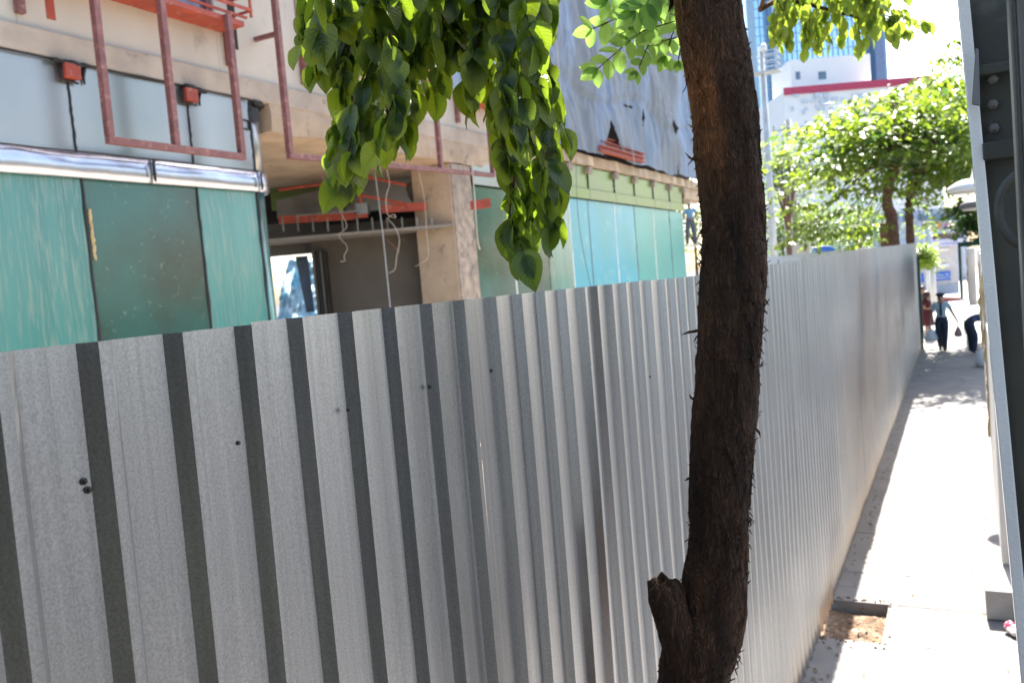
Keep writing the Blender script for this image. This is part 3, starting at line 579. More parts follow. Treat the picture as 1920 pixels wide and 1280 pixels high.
# upper wall with its window openings
def wall_with_openings(name, m, x0, x1, y0, y1, z0, z1, ops):
    mb = MB(); yy = y0
    for a, b, c, d in sorted(ops):
        mb.box(x0, x1, yy, a, z0, z1)
        if c > z0: mb.box(x0, x1, a, b, z0, c)
        if d < z1: mb.box(x0, x1, a, b, d, z1)
        yy = b
    mb.box(x0, x1, yy, y1, z0, z1); return mb.build(name, m, bld, bevel=0.01)
W1 = (6.1, 9.02, 7.06, 9.0); W2 = (10.72, 14.0, 7.06, 9.0); W3 = (15.4, 18.2, 7.06, 9.0)
wall_with_openings('wall', M['facade'], BX - .3, BX, 1.0, 19.3, 6.34, 13.5, [W1, W2, W3])
for a, b, c, d in (W1, W2, W3):
    f = MB()
    f.box(BX - .16, BX - .04, a, a + .09, c, d).box(BX - .16, BX - .04, b - .09, b, c, d).box(BX - .16, BX - .04, a + .09, b - .09, c, c + .09).box(BX - .16, BX - .04, (a + b) / 2 - .04, (a + b) / 2 + .04, c + .09, d)
    fr = f.build('window', M['red_paint'], bld); box('pane', M['window_dark'], fr, BX - .12, BX - .10, a + .09, b - .09, c + .09, d)
    # projecting red sill cage
    cg = MB(); cg.box(BX + .002, BX + .42, a - .05, b + .12, c - .16, c - .09)
    for zz in (c + .08, c + .30): cg.bar((BX + .46, a, zz), (BX + .46, b + .25, zz), .035, .035); cg.bar((BX, b + .25, zz), (BX + .46, b + .25, zz), .03, .03)
    for t in (0.02, .5, 1.0): yv = a + (b + .23 - a) * t; cg.bar((BX + .46, yv, c - .02), (BX + .46, yv, d), .03, .03)
    cg.bar((BX + .40, a, c - .02), (BX + .40, b + .2, c - .02), .03, .03)
    cg.build('window_cage', M['red_lead'], bld)
    for yv in (b + .12, a - .02): box('upright', M['red_paint'], bld, BX + .002, BX + .08, yv, yv + .09, 6.45, c - .02)
    box('wall_socket', M['void'], bld, BX - .04, BX + .004, b + .26, b + .40, 6.72, 7.4)
p = at_x(95, 20, BX); box('paint_stripe', M['red_lead'], bld, BX, BX + .006, p[1] - .06, p[1] + .05, 6.48, 8)
# ledge and slab edge, with a ragged lower lip
lg = MB(); lg.box(BX - .3, BX + .05, 1.0, 19.3, 6.03, 6.335); lg.build('ledge', M['ledge'], bld, bevel=0.02)
slab = MB(); ny = 80
for i in range(ny + 1):
    yv = 9.9 + 9.4 * i / ny; ex = 0.05 * noise.noise((yv * 2.2, 0, 0)) + 0.03 * noise.noise((yv * 9, 3, 0)); ez = 0.06 * noise.noise((yv * 1.7, 5, 0)) + .03 * noise.noise((yv * 8, 1, 2))
    slab.v += [(BX + .03, yv, 6.03), (BX + .05 + ex * .5, yv, 5.86 + ez), (BX + .02 + ex, yv, 5.62 + ez * .6), (BX - .5, yv, 5.60), (BX - 7, yv, 5.60), (BX - 7, yv, 6.03)]
for i in range(ny):
    for j in range(6): a = i * 6 + j; b = i * 6 + (j + 1) % 6; slab.f.append((a, b, b + 6, a + 6))
slab.f += [(0, 1, 2, 3, 4, 5)[::-1], tuple(ny * 6 + j for j in range(6))]
slab.build('slab', M['raw_concrete'], bld)
# near wing cladding: curved end toward the opening
def panel(x, y0, y1, z0, z1, wob=0.0, seed=0, n=10):
    mb = MB(); o = []
    for i in range(n + 1):
        for j in range(n + 1):
            yv = y0 + (y1 - y0) * i / n; zv = z0 + (z1 - z0) * j / n
            mb.v.append((x + wob * (noise.noise((yv * 1.3, zv * 1.3, seed)) + .5 * noise.noise((yv * 3, zv * 4, seed))), yv, zv))
    for i in range(n):
        for j in range(n): a = i * (n + 1) + j; mb.f.append((a, a + n + 1, a + n + 2, a + 1))
    return mb
def curved(x, y0, rad, z0, z1, n=12):
    mb = MB()
    for i in range(n + 1):
        a = math.pi / 2 * i / n; X, Y = x - rad + rad * math.cos(a), y0 + rad * math.sin(a); mb.v += [(X, Y, z0), (X, Y, z1)]
    mb.v += [(x - 3.0, y0 + rad, z0), (x - 3.0, y0 + rad, z1)]
    for i in range(n + 1): mb.f.append((2 * i, 2 * i + 2, 2 * i + 3, 2 * i + 1))
    return mb
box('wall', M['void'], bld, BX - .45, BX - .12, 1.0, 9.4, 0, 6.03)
al = [1.4, 3.15, 4.9, 6.63, 8.36, 9.50]; gl = [1.5, 3.25, 4.98, 6.70, 8.42, 9.54]
for i in range(5):
    panel(BX, al[i] + .012, al[i + 1] - .012, 4.97, 6.02, 0.0, i * 3.1, 1).build('metal_panel', M['aluminium'], bld, solid=0.01)
    m_ = M['glass_dark_reflect'] if i == 3 else M['glass_teal']
    panel(BX - .06, gl[i] + .015, gl[i + 1] - .015, 0.3, 4.72, 0.0, i * 5.1, 1).build('glass_panel', m_, bld, solid=0.012)
curved(BX, 9.512, .42, 4.97, 6.02).build('metal_panel', M['aluminium'], bld, smooth=True, solid=.01)
curved(BX - .06, 9.555, .36, .3, 4.72).build('glass_panel', M['glass_teal'], bld, smooth=True, solid=.012)
for y0, y1 in ((1.4, 4.2), (4.21, 7.62), (7.64, 9.5)):
    mb = MB(); n = 60
    for i in range(n + 1):
        yv = y0 + (y1 - y0) * i / n
        for q, (dx, zv) in enumerate(((0.0, 4.992), (0.03, 4.985), (0.036, 4.85), (0.042, 4.706), (-.03, 4.70))):
            mb.v.append((BX + dx + .012 * noise.noise((yv * 1.6, q * .9, 7)) + .006 * noise.noise((yv * 5, q, 2)), yv, zv + .012 * noise.noise((yv * 1.1, q * .4, 3))))
    for i in range(n):
        for j in range(4): a = i * 5 + j; mb.f.append((a, a + 5, a + 6, a + 1))
    mb.build('metal_trim', M['trim_metal'], bld, smooth=True, solid=.006)
mb = MB()
for i in range(13):
    a = math.pi / 2 * i / 12
    for dx, zv in ((0.0, 4.992), (0.03, 4.985), (0.036, 4.85), (0.042, 4.706), (-.03, 4.70)): r = .42 + dx; mb.v.append((BX - .42 + r * math.cos(a), 9.52 + r * math.sin(a), zv))
for i in range(12):
    for j in range(4): a = i * 5 + j; mb.f.append((a, a + 5, a + 6, a + 1))
mb.build('metal_trim', M['trim_metal'], bld, smooth=True, solid=.006)
def seam(x, yv, z0, z1, wd=0.016, hor=None, m=None, wob=1.0):
    n = 26; pts = []; rd = []
    for i in range(n + 1):
        t = i / n
        if hor: pts.append((x, yv + (hor - yv) * t, z0 + (z1 - z0) * t + .010 * wob * noise.noise((t * 40, x, yv))))
        else: pts.append((x, yv + .012 * wob * noise.noise((t * 14, yv, 1)), z0 + (z1 - z0) * t))
        rd.append(wd * (0.7 + 0.9 * abs(noise.noise((t * 23, yv * 3, z0)))))
    return MB().tube(pts, rd, 6).build('sealant_seam', m or M['caulk'], bld)
for v in al[1:]: seam(BX + .012, v, 4.98, 6.0, .016)
for v in gl[1:]: seam(BX - .05, v, .3, 4.7, .022)
seam(BX + .05, 1.4, 6.02, 6.02, .012, 9.5); seam(BX + .06, 1.4, 4.995, 4.995, .012, 9.5); seam(BX + .10, 7.63, 4.72, 4.98, .02); seam(BX + .1, 9.51, 4.72, 4.98, .016)
seam(BX - .045, 6.755, 3.75, 4.35, .022, m=M['foam'])
for v in (6.63, 8.36, 4.9):
    bk = MB().box(BX + .01, BX + .13, v - .10, v + .10, 5.82, 5.99).build('bracket', M['red_lead'], bld, bevel=.012)
    mb = MB()
    for q in range(9): mb.ball((BX + .04 + R_.uniform(0, .06), v + R_.uniform(-.24, .24), 6.0 + R_.uniform(-.02, .03)), (.05, R_.uniform(.05, .10), R_.uniform(.02, .04)), 8, 6)
    mb.tube([(BX + .05, v + .20, 6.0), (BX + .03, v + .19, 5.88), (BX + .03, v + .20, 5.80)], [.03, .02, .012], 6).tube([(BX + .06, v - .11, 5.98), (BX + .06, v - .11, 5.8), (BX + .05, v + .1, 5.79)], [.03, .02, .015], 6)
    mb.build('tar_patch', M['caulk'], bld, smooth=True)
mb = MB().box(BX + .012, BX + .02, 9.53, 9.68, 5.72, 5.93); mb.tube([(BX + .02, 9.30, 5.72), (BX + .02, 9.30, 5.6), (BX + .02, 9.46, 5.59), (BX + .02, 9.46, 5.72), (BX + .02, 9.3, 5.72)], .014, 5); mb.build('tar_patch', M['caulk'], bld)
mb = MB(); 
for q in range(12): a = R_.uniform(0, math.pi / 2); mb.ball((BX - .40 + .46 * math.cos(a), 9.5 + .46 * math.sin(a), 6.0 + R_.uniform(-.03, .03)), (.05, .07, .03), 8, 6)
mb.tube([(BX - .2, 9.96, 6.0), (BX - .22, 9.97, 5.85), (BX - .24, 9.97, 5.78)], [.04, .035, .02], 6); mb.build('tar_patch', M['caulk'], bld, smooth=True)
# hanging red steel frames
def frame_mb(pts, w_):
    mb = MB()
    for a, b in pts: mb.bar(a, b, w_, w_)
    return mb
XF = BX + .45
fa = [at_x(*q, XF) for q in ((208, 276), (456, 315), (332, 290))]
zb = 5.08
f1 = thing('hung_steel_frame', 'dull red steel frame hanging below the first window over the metal cladding', 'steel frame', (XF, fa[0][1], zb), 'red steel frames hung on the facade')
MB().bar((XF, fa[0][1] - .04, zb), (XF, fa[1][1] + .04, zb), .085, .085, (1, 0, 0)).build('bottom_bar', M['red_paint'], f1, bevel=.006)
for q, zt in ((fa[0], 9.0), (fa[2], 6.98), (fa[1], 6.98)): 
    MB().bar((XF, q[1], zb + .045), (XF, q[1], zt), .085, .085, (1, 0, 0)).build('upright', M['red_paint'], f1, bevel=.006)
MB().bar((XF - .44, fa[1][1], 6.94), (XF - .04, fa[1][1], 6.94), .06, .06).build('arm', M['red_paint'], f1); MB().bar((XF - .44, fa[2][1], 6.94), (XF - .04, fa[2][1], 6.94), .06, .06).build('arm', M['red_paint'], f1)
fb = [at_x(*q, XF) for q in ((545, 302), (925, 335), (655, 300), (828, 330))]
f2 = thing('hung_steel_frame', 'longer dull red steel frame hanging across the open bay, partly behind the leaves', 'steel frame', (XF, fb[0][1], 5.15), 'red steel frames hung on the facade')
MB().bar((XF, fb[0][1] - .04, 5.18), (XF, fb[1][1] + .04, 5.36), .085, .085, (1, 0, 0)).build('bottom_bar', M['red_paint'], f2, bevel=.006)
for q, zt in ((fb[0], 9.0), (fb[2], 6.9), (fb[3], 6.9), (fb[1], 6.9)):
    t = (q[1] - fb[0][1]) / (fb[1][1] - fb[0][1]); MB().bar((XF, q[1], 5.23 + .18 * t), (XF, q[1], zt), .085, .085, (1, 0, 0)).build('upright', M['red_paint'], f2, bevel=.006)
MB().bar((XF - .44, fb[0][1], 6.94), (XF - .04, fb[0][1], 6.94), .06, .06).build('arm', M['red_paint'], f2); MB().bar((XF - .44, fb[1][1], 6.94), (XF - .04, fb[1][1], 6.94), .06, .06).build('arm', M['red_paint'], f2)

# open bay: column, back wall, ducts, red beams
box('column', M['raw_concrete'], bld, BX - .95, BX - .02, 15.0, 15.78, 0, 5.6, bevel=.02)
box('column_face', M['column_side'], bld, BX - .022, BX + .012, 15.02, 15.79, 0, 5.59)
FW = -RM.T[2]; FW = RM @ np.array([0, 0, -1.0]); FH = np.array([FW[0], FW[1], 0]); FH /= np.linalg.norm(FH); RT = np.array([FH[1], -FH[0], 0])
def bay(px, py, d): return at_d(px, py, d)
def bay_box(name, m, x0, x1, y0, y1, d, th=0.12, parent=None, **k):   # an upright slab facing the street corner
    a, b, c = bay(x0, y1, d), bay(x1, y1, d), bay(x0, y0, d)
    ex = np.array([b[0] - a[0], b[1] - a[1], 0]); ez = np.array([0, 0, c[2] - a[2]])
    return MB().obox(a, ex, FH * th, ez).build(name, m, parent or bld, **k)
bay_box('back_wall', M['taupe'], 612, 850, 424, 760, 18.6, .2)
bay_box('back_wall', M['taupe'], 470, 612, 424, 484, 18.6, .2)
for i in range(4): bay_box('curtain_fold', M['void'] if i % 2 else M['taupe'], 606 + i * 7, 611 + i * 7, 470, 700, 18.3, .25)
bay_box('dark_slab', M['void'], 480, 850, 300, 452, 19.6, .2)  # near-black slab, the bay's deep shade put into its colour
cb = MB(); a, b, c, d = bay(500, 455, 17.2), bay(850, 431, 17.2), bay(850, 447, 18.6), bay(500, 466, 18.6); zc_ = a[2]
for q in (a, b, c, d): q[2] = zc_ + .02
cb.add([a, b, c, d, a + (0, 0, .05), b + (0, 0, .05), c + (0, 0, .05), d + (0, 0, .05)], [(0, 1, 2, 3), (7, 6, 5, 4), (0, 4, 5, 1), (1, 5, 6, 2), (2, 6, 7, 3), (3, 7, 4, 0)]); cb.build('ceiling_panel', M['ceiling_board'], bld)
for i in range(11):
    x = 530 + i * 28; bay_box('ceiling_hanger', M['duct'], x, x + 3, 408, 434, 17.25, .03)
bay_box('duct_panel', M['alu_green_reflect'], 510, 660, 330, 395, 18.9, .1)
bay_box('duct_panel', M['aluminium'], 640, 810, 325, 400, 19.0, .1)
dk = MB(); a0 = [bay(x, y_, 17.9) for x, y_ in ((518, 376), (600, 356), (640, 392), (652, 400), (520, 410))]
dk.v = [tuple(q) for q in a0] + [tuple(q + FH * .6) for q in a0]; dk.f = [(0, 1, 2, 3, 4), (9, 8, 7, 6, 5)] + [(i, (i + 1) % 5, 5 + (i + 1) % 5, 5 + i) for i in range(5)]; dk.build('duct', M['duct'], bld)
rb = MB().tube([bay(770, 362, 18.2), bay(800, 352, 18.1), bay(815, 335, 18.0), bay(818, 318, 18.0)], .22, 10); rb.build('duct', M['duct'], bld, smooth=True)
for q in ((524, 665, 402, 416), (540, 690, 404, 412), (716, 800, 383, 398), (882, 920, 376, 392)):
    a, b = bay(q[0], (q[2] + q[3]) / 2 + (4 if q[0] < 700 else 2), 17.4), bay(q[1], (q[2] + q[3]) / 2 - 4, 17.4); MB().bar(a, b, .12, (q[3] - q[2]) / 1600 * 17.4).build('red_beam', M['red_lead'], bld)
MB().bar(bay(556, 404, 17.1), bay(670, 396, 17.1), .05, .03).build('light_batten', M['aluminium'], bld)
for a, b in (((522, 356), (605, 345)), ((605, 345), (625, 340)), ((678, 330), (762, 347)), ((676, 366), (765, 383)), ((676, 366), (676, 382))):
    MB().tube([bay(*a, 17.3), bay(*b, 17.3)], .032, 6).build('red_pipe', M['red_lead'], bld)
MB().tube([bay(704, 330, 17), bay(718, 440, 17), bay(733, 590, 17)], .012, 5).build('conduit', M['pole_grey'], bld)
bay_box('service_box', M['aluminium'], 668, 690, 382, 402, 17.3, .3)
# loose cables hanging from the slab
def wire(name, q, d, r, m, label):
    p_ = np.array([at_d(x, y_, d + .05 * math.sin(i * 2.3)) for i, (x, y_) in enumerate(q)]); s1, _ = smooth_path(p_, np.full(len(p_), r), .04)
    o = MB().tube(s1, r * .62, 6).build(name, m); tag(o, label, 'cable', 'loose cables hanging in the open bay'); return o
wire('hanging_cable', [(604, 330), (640, 400), (650, 425), (636, 442), (651, 463), (645, 480), (647, 489), (638, 490)], 16.5, .011, M['wire'], 'thin tan cable with kinks hanging left in the open bay')
wire('hanging_cable', [(725, 318), (730, 345), (724, 370), (727, 402), (742, 408), (738, 402), (728, 410), (740, 425), (749, 450), (744, 480), (740, 505), (728, 512)], 16.3, .012, M['wire'], 'looped pale cable hanging in middle of the open bay')
wire('hanging_cable', [(785, 322), (795, 370), (798, 400), (800, 440), (803, 480), (790, 493), (778, 500)], 16.4, .010, M['wire'], 'pale cable hanging beside the bare concrete column')
wire('hanging_cable', [(722, 448), (740, 462), (750, 476), (745, 470), (738, 464)], 16.6, .010, M['red_paint'], 'short reddish cable end bent in the open bay')
wire('hanging_cable', [(884, 300), (889, 360), (893, 420), (896, 455), (900, 468)], 15.9, .020, M['wire'], 'thick frayed pale strip hanging right of the concrete column')
wire('hanging_cable', [(1080, 300), (1082, 380), (1090, 450), (1108, 540)], 20.5, .010, M['wire_dark'], 'thin dark cable hanging down in front of the cyan glass')
wire('hanging_cable', [(1038, 0), (1044, 90), (1052, 190)], 19.5, .022, M['wire'], 'long pale rope hanging down the tarpaulin left side')
wire('hanging_cable', [(1172, 150), (1180, 220), (1190, 310)], 22.0, .016, M['wire'], 'pale rope hanging in front of the red beams')

# blue plastic seen through the hole in the back
bp_ = MB(); n = 40; q0, q1, q2 = bay(505, 640, 24), bay(640, 640, 24), bay(505, 480, 24)
for i in range(n + 1):
    for j in range(n + 1):
        u, v = i / n, j / n; p = q0 + (q1 - q0) * u + (q2 - q0) * v; bp_.v.append(tuple(p + FH * (.35 * (1 - 2 * abs(noise.noise((u * 5 + v * 2, v * 3, 3)))) + .12 * (1 - 2 * abs(noise.noise((u * 13, v * 9 - u * 6, 5)))) + v * 1.8)))
for i in range(n):
    for j in range(n): a = i * (n + 1) + j; bp_.f.append((a, a + n + 1, a + n + 2, a + 1))
tag(bp_.build('plastic_sheet', M['blue_plastic'], smooth=True, solid=.01), 'sunlit pale blue plastic sheet seen through the hole in the back wall', 'plastic sheet')
cu = MB(); q0 = bay(565, 480, 18.9); n = 12
for i in range(n + 1):
    for j in range(9):
        v = j / 8; wdt = .28 - .10 * v; p = q0 + RT * ((i / n - .5) * wdt + .08 * v) + np.array((0, 0, -v * 1.25)); cu.v.append(tuple(p + FH * .03 * math.sin(i * 2.1)))
for i in range(n):
    for j in range(8): a = i * 9 + j; cu.f.append((a, a + 9, a + 10, a + 1))
tag(cu.build('torn_curtain', M['tarp'], smooth=True, solid=.004), 'torn grey-blue curtain strip hanging in the hole of the back wall', 'curtain')

# far wing
gy = [15.85, 17.6, 19.5, 21.0, 22.34, 24.4, 26.2, 28.1, 29.95, 31.65]
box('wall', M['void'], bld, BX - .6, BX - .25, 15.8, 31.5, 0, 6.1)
for i in range(9):
    m_ = M['glass_teal'] if i == 2 else (M['glass_dark_reflect'] if i < 3 else (M['glass_cyan'] if i < 6 else M['glass_green']))
    panel(BX - .05, gy[i] + .03, gy[i + 1] - .03, .3, 5.2, .0, i * 2.7, 1).build('glass_panel', m_, bld, solid=.012)
    seam(BX - .06, gy[i + 1], .3, 5.2, .035, m=M['steel_grey'] if i % 2 else M['white_paint'])
    panel(BX, gy[i] + .02, gy[i + 1] - .02, 5.52, 6.1, .0, i * 1.7, 1).build('metal_panel', M['aluminium'] if i < 3 else M['alu_green_reflect'], bld, solid=.01)
    panel(BX + .04, gy[i] + .01, gy[i + 1] - .01, 5.22, 5.50, .0, i * 4.1, 1).build('metal_trim', M['aluminium'] if i < 3 else M['alu_green_reflect'], bld, solid=.01)
    seam(BX + .01, gy[i + 1], 5.52, 6.1, .03)
    box('bracket', M['column_side'], bld, BX + .0, BX + .12, gy[i + 1] - .14, gy[i + 1] + .14, 5.92, 6.1)
le = MB(); ny = 70
for i in range(ny + 1):
    yv = 19.3 + 15.5 * i / ny; e1 = .05 * noise.noise((yv * 2, 1, 1)); zt = 6.42 - .06 * noise.noise((yv, 3, 2))
    le.v += [(BX + .10 + e1, yv, zt), (BX + .12 + e1, yv, 6.14 + .03 * noise.noise((yv * 2, 8, 1))), (BX - 1.4, yv, 6.12), (BX - 1.4, yv, 6.40)]
for i in range(ny):
    for j in range(4): a = i * 4 + j; b = i * 4 + (j + 1) % 4; le.f.append((a, b, b + 4, a + 4))
le.f += [(3, 2, 1, 0), tuple(ny * 4 + j for j in range(4))]; le.build('ledge', M['raw_concrete'], bld)
box('overhang', M['raw_concrete'], bld, BX - 1.4, BX + .02, 31.9, 35.5, 5.75, 6.115)
box('wall', M['facade'], bld, BX - 1.6, BX - .9, 19.3, 35.2, 6.41, 16)
# scaffold poles behind the tarpaulin
for i in range(7): MB().tube([(BX - .35, 20 + 2.4 * i, 6.42), (BX - .35, 20 + 2.4 * i, 15)], .03, 6).build('scaffold_pole', M['steel_grey'], bld)
# tarpaulin
tp_ = MB(); nyy, nz = 260, 120; y0, y1 = 18.9, 36.3
holes = [(at_x(1137, 262, BX + .15), .85, .55), (at_x(1255, 241, BX + .15), .55, .26), (at_x(1172, 200, BX + .15), .42, .05), (at_x(1196, 222, BX + .15), .20, .30), (at_x(1262, 330, BX + .15), .22, .35)]
ties = [(22.5, 8.5), (25.6, 8.3), (28.8, 8.5), (31.5, 8.2), (24.2, 11.4), (28.0, 11.2), (32.5, 11.5), (20.4, 8.3), (34.5, 8.4)]
def ridge(*a): return 1 - 2 * abs(noise.noise(a))
for i in range(nyy + 1):
    for j in range(nz + 1):
        yv = y0 + (y1 - y0) * i / nyy; t = j / nz; zv = 6.44 + .12 * noise.noise((yv * .8, 2, 9)) + t * 9.2
        h = 0; wsum = 1e-6
        for ty, tz in ties:                                     # creases fan out from the tie points
            dy, dz = yv - ty, zv - tz; r = math.hypot(dy, dz) + .25; a = math.atan2(dy, dz); w_ = 1 / r ** 2
            h += w_ * (ridge(a * 4.5 + ty, r * .35, tz) * .5 + .5 * ridge(a * 9 + tz, r * .5, ty)) * min(1, r); wsum += w_
        fold = .07 * h / wsum + .05 * ridge(yv * 1.7 + .3 * zv, zv * .35, 4) + .010 * ridge(yv * 5 - 1.2 * zv, zv * 2.0, 8) + .20 * noise.noise((yv * .5, zv * .6, 6))
        band = zv - 8.35 + .3 * math.sin(yv * .9); fold += .035 * math.exp(-(band / .05) ** 2) - .05 * math.exp(-((band + .2) / .2) ** 2)
        tp_.v.append((BX + .26 + fold, yv, zv))
for i in range(nyy):
    for j in range(nz):
        a = i * (nz + 1) + j; c = np.mean([tp_.v[a], tp_.v[a + nz + 2]], axis=0); skip = False
        for k_, (h, hy, hz) in enumerate(holes):
            dy, dz = (c[1] - h[1]) / hy, (c[2] - h[2]) / hz
            if k_ in (0, 4): skip |= (abs(dy) < (1 - (dz + 1) / 2) and -1.6 < dz < 1)
            else: skip |= abs(dy) + abs(dz) < 1
        if not skip: tp_.f.append((a, a + nz + 1, a + nz + 2, a + 1))
tag(tp_.build('tarpaulin', M['tarp'], smooth=True), 'crumpled blue-grey tarpaulin sheeting draped over the upper floors', 'tarpaulin')
box('dark_backing', M['void'], bld, BX - .88, BX - .6, 19.4, 35.0, 6.42, 16)  # near-black sheet behind the tarpaulin holes, interior shade put into its colour
# red beams lying on the ledge
for i, (dz, dx, dy, lab) in enumerate(((0, .10, 0.0, 'red steel beam at the bottom of the stack on the ledge'), (.17, .02, .25, 'red steel beam lying in the middle of the stack on the ledge'), (.33, -.10, -.3, 'red steel beam on top of the stack beneath the torn tarpaulin'))):
    a = at_x(1118, 296, BX + .3); b = at_x(1196, 296, BX + .3)
    mb = MB(); y0, y1 = a[1] + dy, b[1] + dy + .2; x = BX + .30 + dx; z = 6.50 + dz
    mb.box(x - .09, x + .09, y0, y1, z, z + .02).box(x - .015, x + .015, y0, y1, z + .02, z + .13).box(x - .09, x + .09, y0, y1, z + .13, z + .15)
    tag(mb.build('steel_beam', M['red_lead']), lab, 'beam', 'red beams stacked on the ledge')

# ------------------------------------------------------------------ right-hand stair steelwork
def leaning(px_pts, d): return [at_d(x, y_, d) for x, y_ in px_pts]
post = thing('steel_post', 'dark green-grey steel post with edge coloured pale as if sunlit at right of the pavement', 'post', at_d(1925, 1300, 1.9) - np.array((0, 0, 1.2)))
YN = np.array([0, 1.0, 0])
# flange coloured near white to read as sunlit, dark web facing the camera
L0, L1 = at_d(1784, -160, 1.95), at_d(1926, 1400, 1.95); 
def post_slab(name, m, pxT, pxB, d, wT, depth):
    a, b = at_d(pxB, 1400, d), at_d(pxT, -160, d); ex = np.array([wT, 0, 0]); mb = MB()
    v = [a, a + ex, a + ex + YN * depth, a + YN * depth, b, b + ex, b + ex + YN * depth, b + YN * depth]
    mb.add(v, [(3, 2, 1, 0), (4, 5, 6, 7), (0, 1, 5, 4), (1, 2, 6, 5), (2, 3, 7, 6), (3, 0, 4, 7)]); return mb.build(name, m, post, bevel=.003)
post_slab('flange', M['steel_sunlit'], 1780, 1926, 1.90, .024, .05)
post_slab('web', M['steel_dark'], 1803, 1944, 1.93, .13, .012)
for px, py in ((1862, 148), (1862, 195), (1864, 240)):
    q = at_d(px, py, 1.90); MB().lathe(q, [(.011, .012), (.011, .004), (.008, .003), (.008, -.010), (.005, -.012)], 6, (0, 1, 0)).build('bolt', M['steel_grey'], post)
q = at_d(1836, 128, 1.895); MB().box(q[0], q[0] + .08, q[1] - .012, q[1] + .02, q[2] - .018, q[2] + .004).build('stiffener', M['steel_dark'], post, bevel=.003)
q = at_d(1842, 276, 1.895); MB().box(q[0], q[0] + .08, q[1] - .012, q[1] + .02, q[2] - .03, q[2] + .008).build('stiffener', M['steel_dark'], post, bevel=.003)
a, b, c = at_d(1829, 90, 1.87), at_d(1822, 196, 1.87), at_d(1838, 198, 1.87); dd = at_d(1835, 92, 1.87)
MB().add([a, b, c, dd, a + YN * .01, b + YN * .01, c + YN * .01, dd + YN * .01], [(0, 1, 2, 3), (7, 6, 5, 4), (0, 4, 5, 1), (1, 5, 6, 2), (2, 6, 7, 3), (3, 7, 4, 0)]).build('bracket', M['steel_grey'], post, bevel=.002)
# ring plate
rp = MB(); c = at_d(1925, 392, 1.45); n = 40
for i in range(n):
    a = 2 * math.pi * i / n
    for r, dy in ((.046, 0), (.0485, -.004), (.0485, -.012), (.034, -.012)): rp.v.append((c[0] + r * math.cos(a), c[1] + dy, c[2] + r * 1.45 * math.sin(a)))
for i in range(n):
    for j in range(4): k_ = (i + 1) % n; rp.f.append((i * 4 + j, k_ * 4 + j, k_ * 4 + (j + 1) % 4, i * 4 + (j + 1) % 4))
tag(rp.build('ring_plate', M['steel_dark'], smooth=True), 'round dark steel flange plate half hidden behind the right steel column', 'flange')
colm = thing('steel_column', 'grey ribbed steel column cut by the right edge of the picture', 'column', at_d(1935, 1500, 1.25) - np.array((0, 0, .8)))
def col_slab(name, m, px, d, wT, depth):
    b = at_d(px, -150, d); a = np.array([b[0] + .018, b[1], 0.0]); ex = np.array([wT, 0, 0])
    mb = MB().add([a, a + ex, a + ex + YN * depth, a + YN * depth, b, b + ex, b + ex + YN * depth, b + YN * depth], [(3, 2, 1, 0), (4, 5, 6, 7), (0, 1, 5, 4), (1, 2, 6, 5), (2, 3, 7, 6), (3, 0, 4, 7)]); return mb.build(name, m, colm, bevel=.002)
col_slab('flange', M['steel_grey'], 1884, 1.25, .006, .06); col_slab('rib', M['steel_dark'], 1892, 1.24, .05, .05); col_slab('rib', M['steel_grey'], 1899, 1.235, .05, .01)
# unseen stair walls and roof, added to darken the trunk and sheet reflections
tag(box('unseen_stair_wall', M['steel_dark'], None, .62, .80, -0.5, 0.78, -.15, 5.19), 'unseen dark wall just right of the camera, added to darken the sheet ribs', 'wall')
fbq = thing('unseen_footbridge', 'unseen dark steel landing with roof and back wall, added to darken trunk and sheets', 'unseen_footbridge', (1.5, -2.5, 0))
box('unseen_landing', M['steel_dark'], fbq, -1.0, 4.0, -3.4, .32, 1.28, 1.40); box('back_wall', M['steel_dark'], fbq, -1.0, 4.0, -3.55, -3.4, -.15, 6.0); box('roof', M['steel_dark'], fbq, -1.05, 4.1, -3.6, -.15, 5.2, 5.3)  # roof unseen too, added to darken trunk and sheets
for x in (-.98, 3.9): box('post', M['steel_dark'], fbq, x, x + .1, -3.39, -3.29, -.15, 5.19)  # unseen posts of the added landing

# hoarding boards along the right side of the walk
def hoarding(y0, y1, z0, z1, x0, x1, label, ragged=True):
    t = thing('hoarding', label, 'hoarding', (x0, y0, 0), 'white boards along the right side of the pavement')
    MB().add([(x0 + .02, y0, z0), (x0 + .15, y0, z0), (x1 + .15, y1, z0), (x1 + .02, y1, z0), (x0 + .02, y0, z1), (x0 + .15, y0, z1), (x1 + .15, y1, z1), (x1 + .02, y1, z1)],
             [(3, 2, 1, 0), (4, 5, 6, 7), (0, 1, 5, 4), (1, 2, 6, 5), (2, 3, 7, 6), (3, 0, 4, 7)]).build('board', M['white_paint'], t)
    box('front_edge', M['cream_board'], t, x0 + .022, x0 + .17, y0 - .03, y0 - .002, z0, z1 - .02)
    if ragged:
        mb = MB(); n = 46
        for i in range(n):
            z = z0 + .15 + (z1 - z0 - .35) * i / n; q = abs(noise.noise((z * 5, y0, 3))) * .06 + .012
            mb.box(x0 + .02 - q, x0 + .03, y0 - .03 + .02 * noise.noise((z * 9, 1, 1)), y0 + .04, z, z + (z1 - z0) / n * .96)
        mb.build('foam_edge', M['foam'], t)
    return t
hoarding(8.4, 11.4, .27, 2.15, .21, .24, 'nearest white board, cream faced, standing over the concrete plinth', False)
hoarding(11.5, 15.9, .62, 2.93, .24, .30, 'white board with long torn yellow foam edge, second from the plinth')
hoarding(16.0, 21.0, 1.2, 2.97, .29, .36, 'white board with short torn yellow foam edge, third from the plinth')
hoarding(21.2, 27.0, 1.75, 3.0, .17, .20, 'farthest white board, raised off the ground under the green canopy')
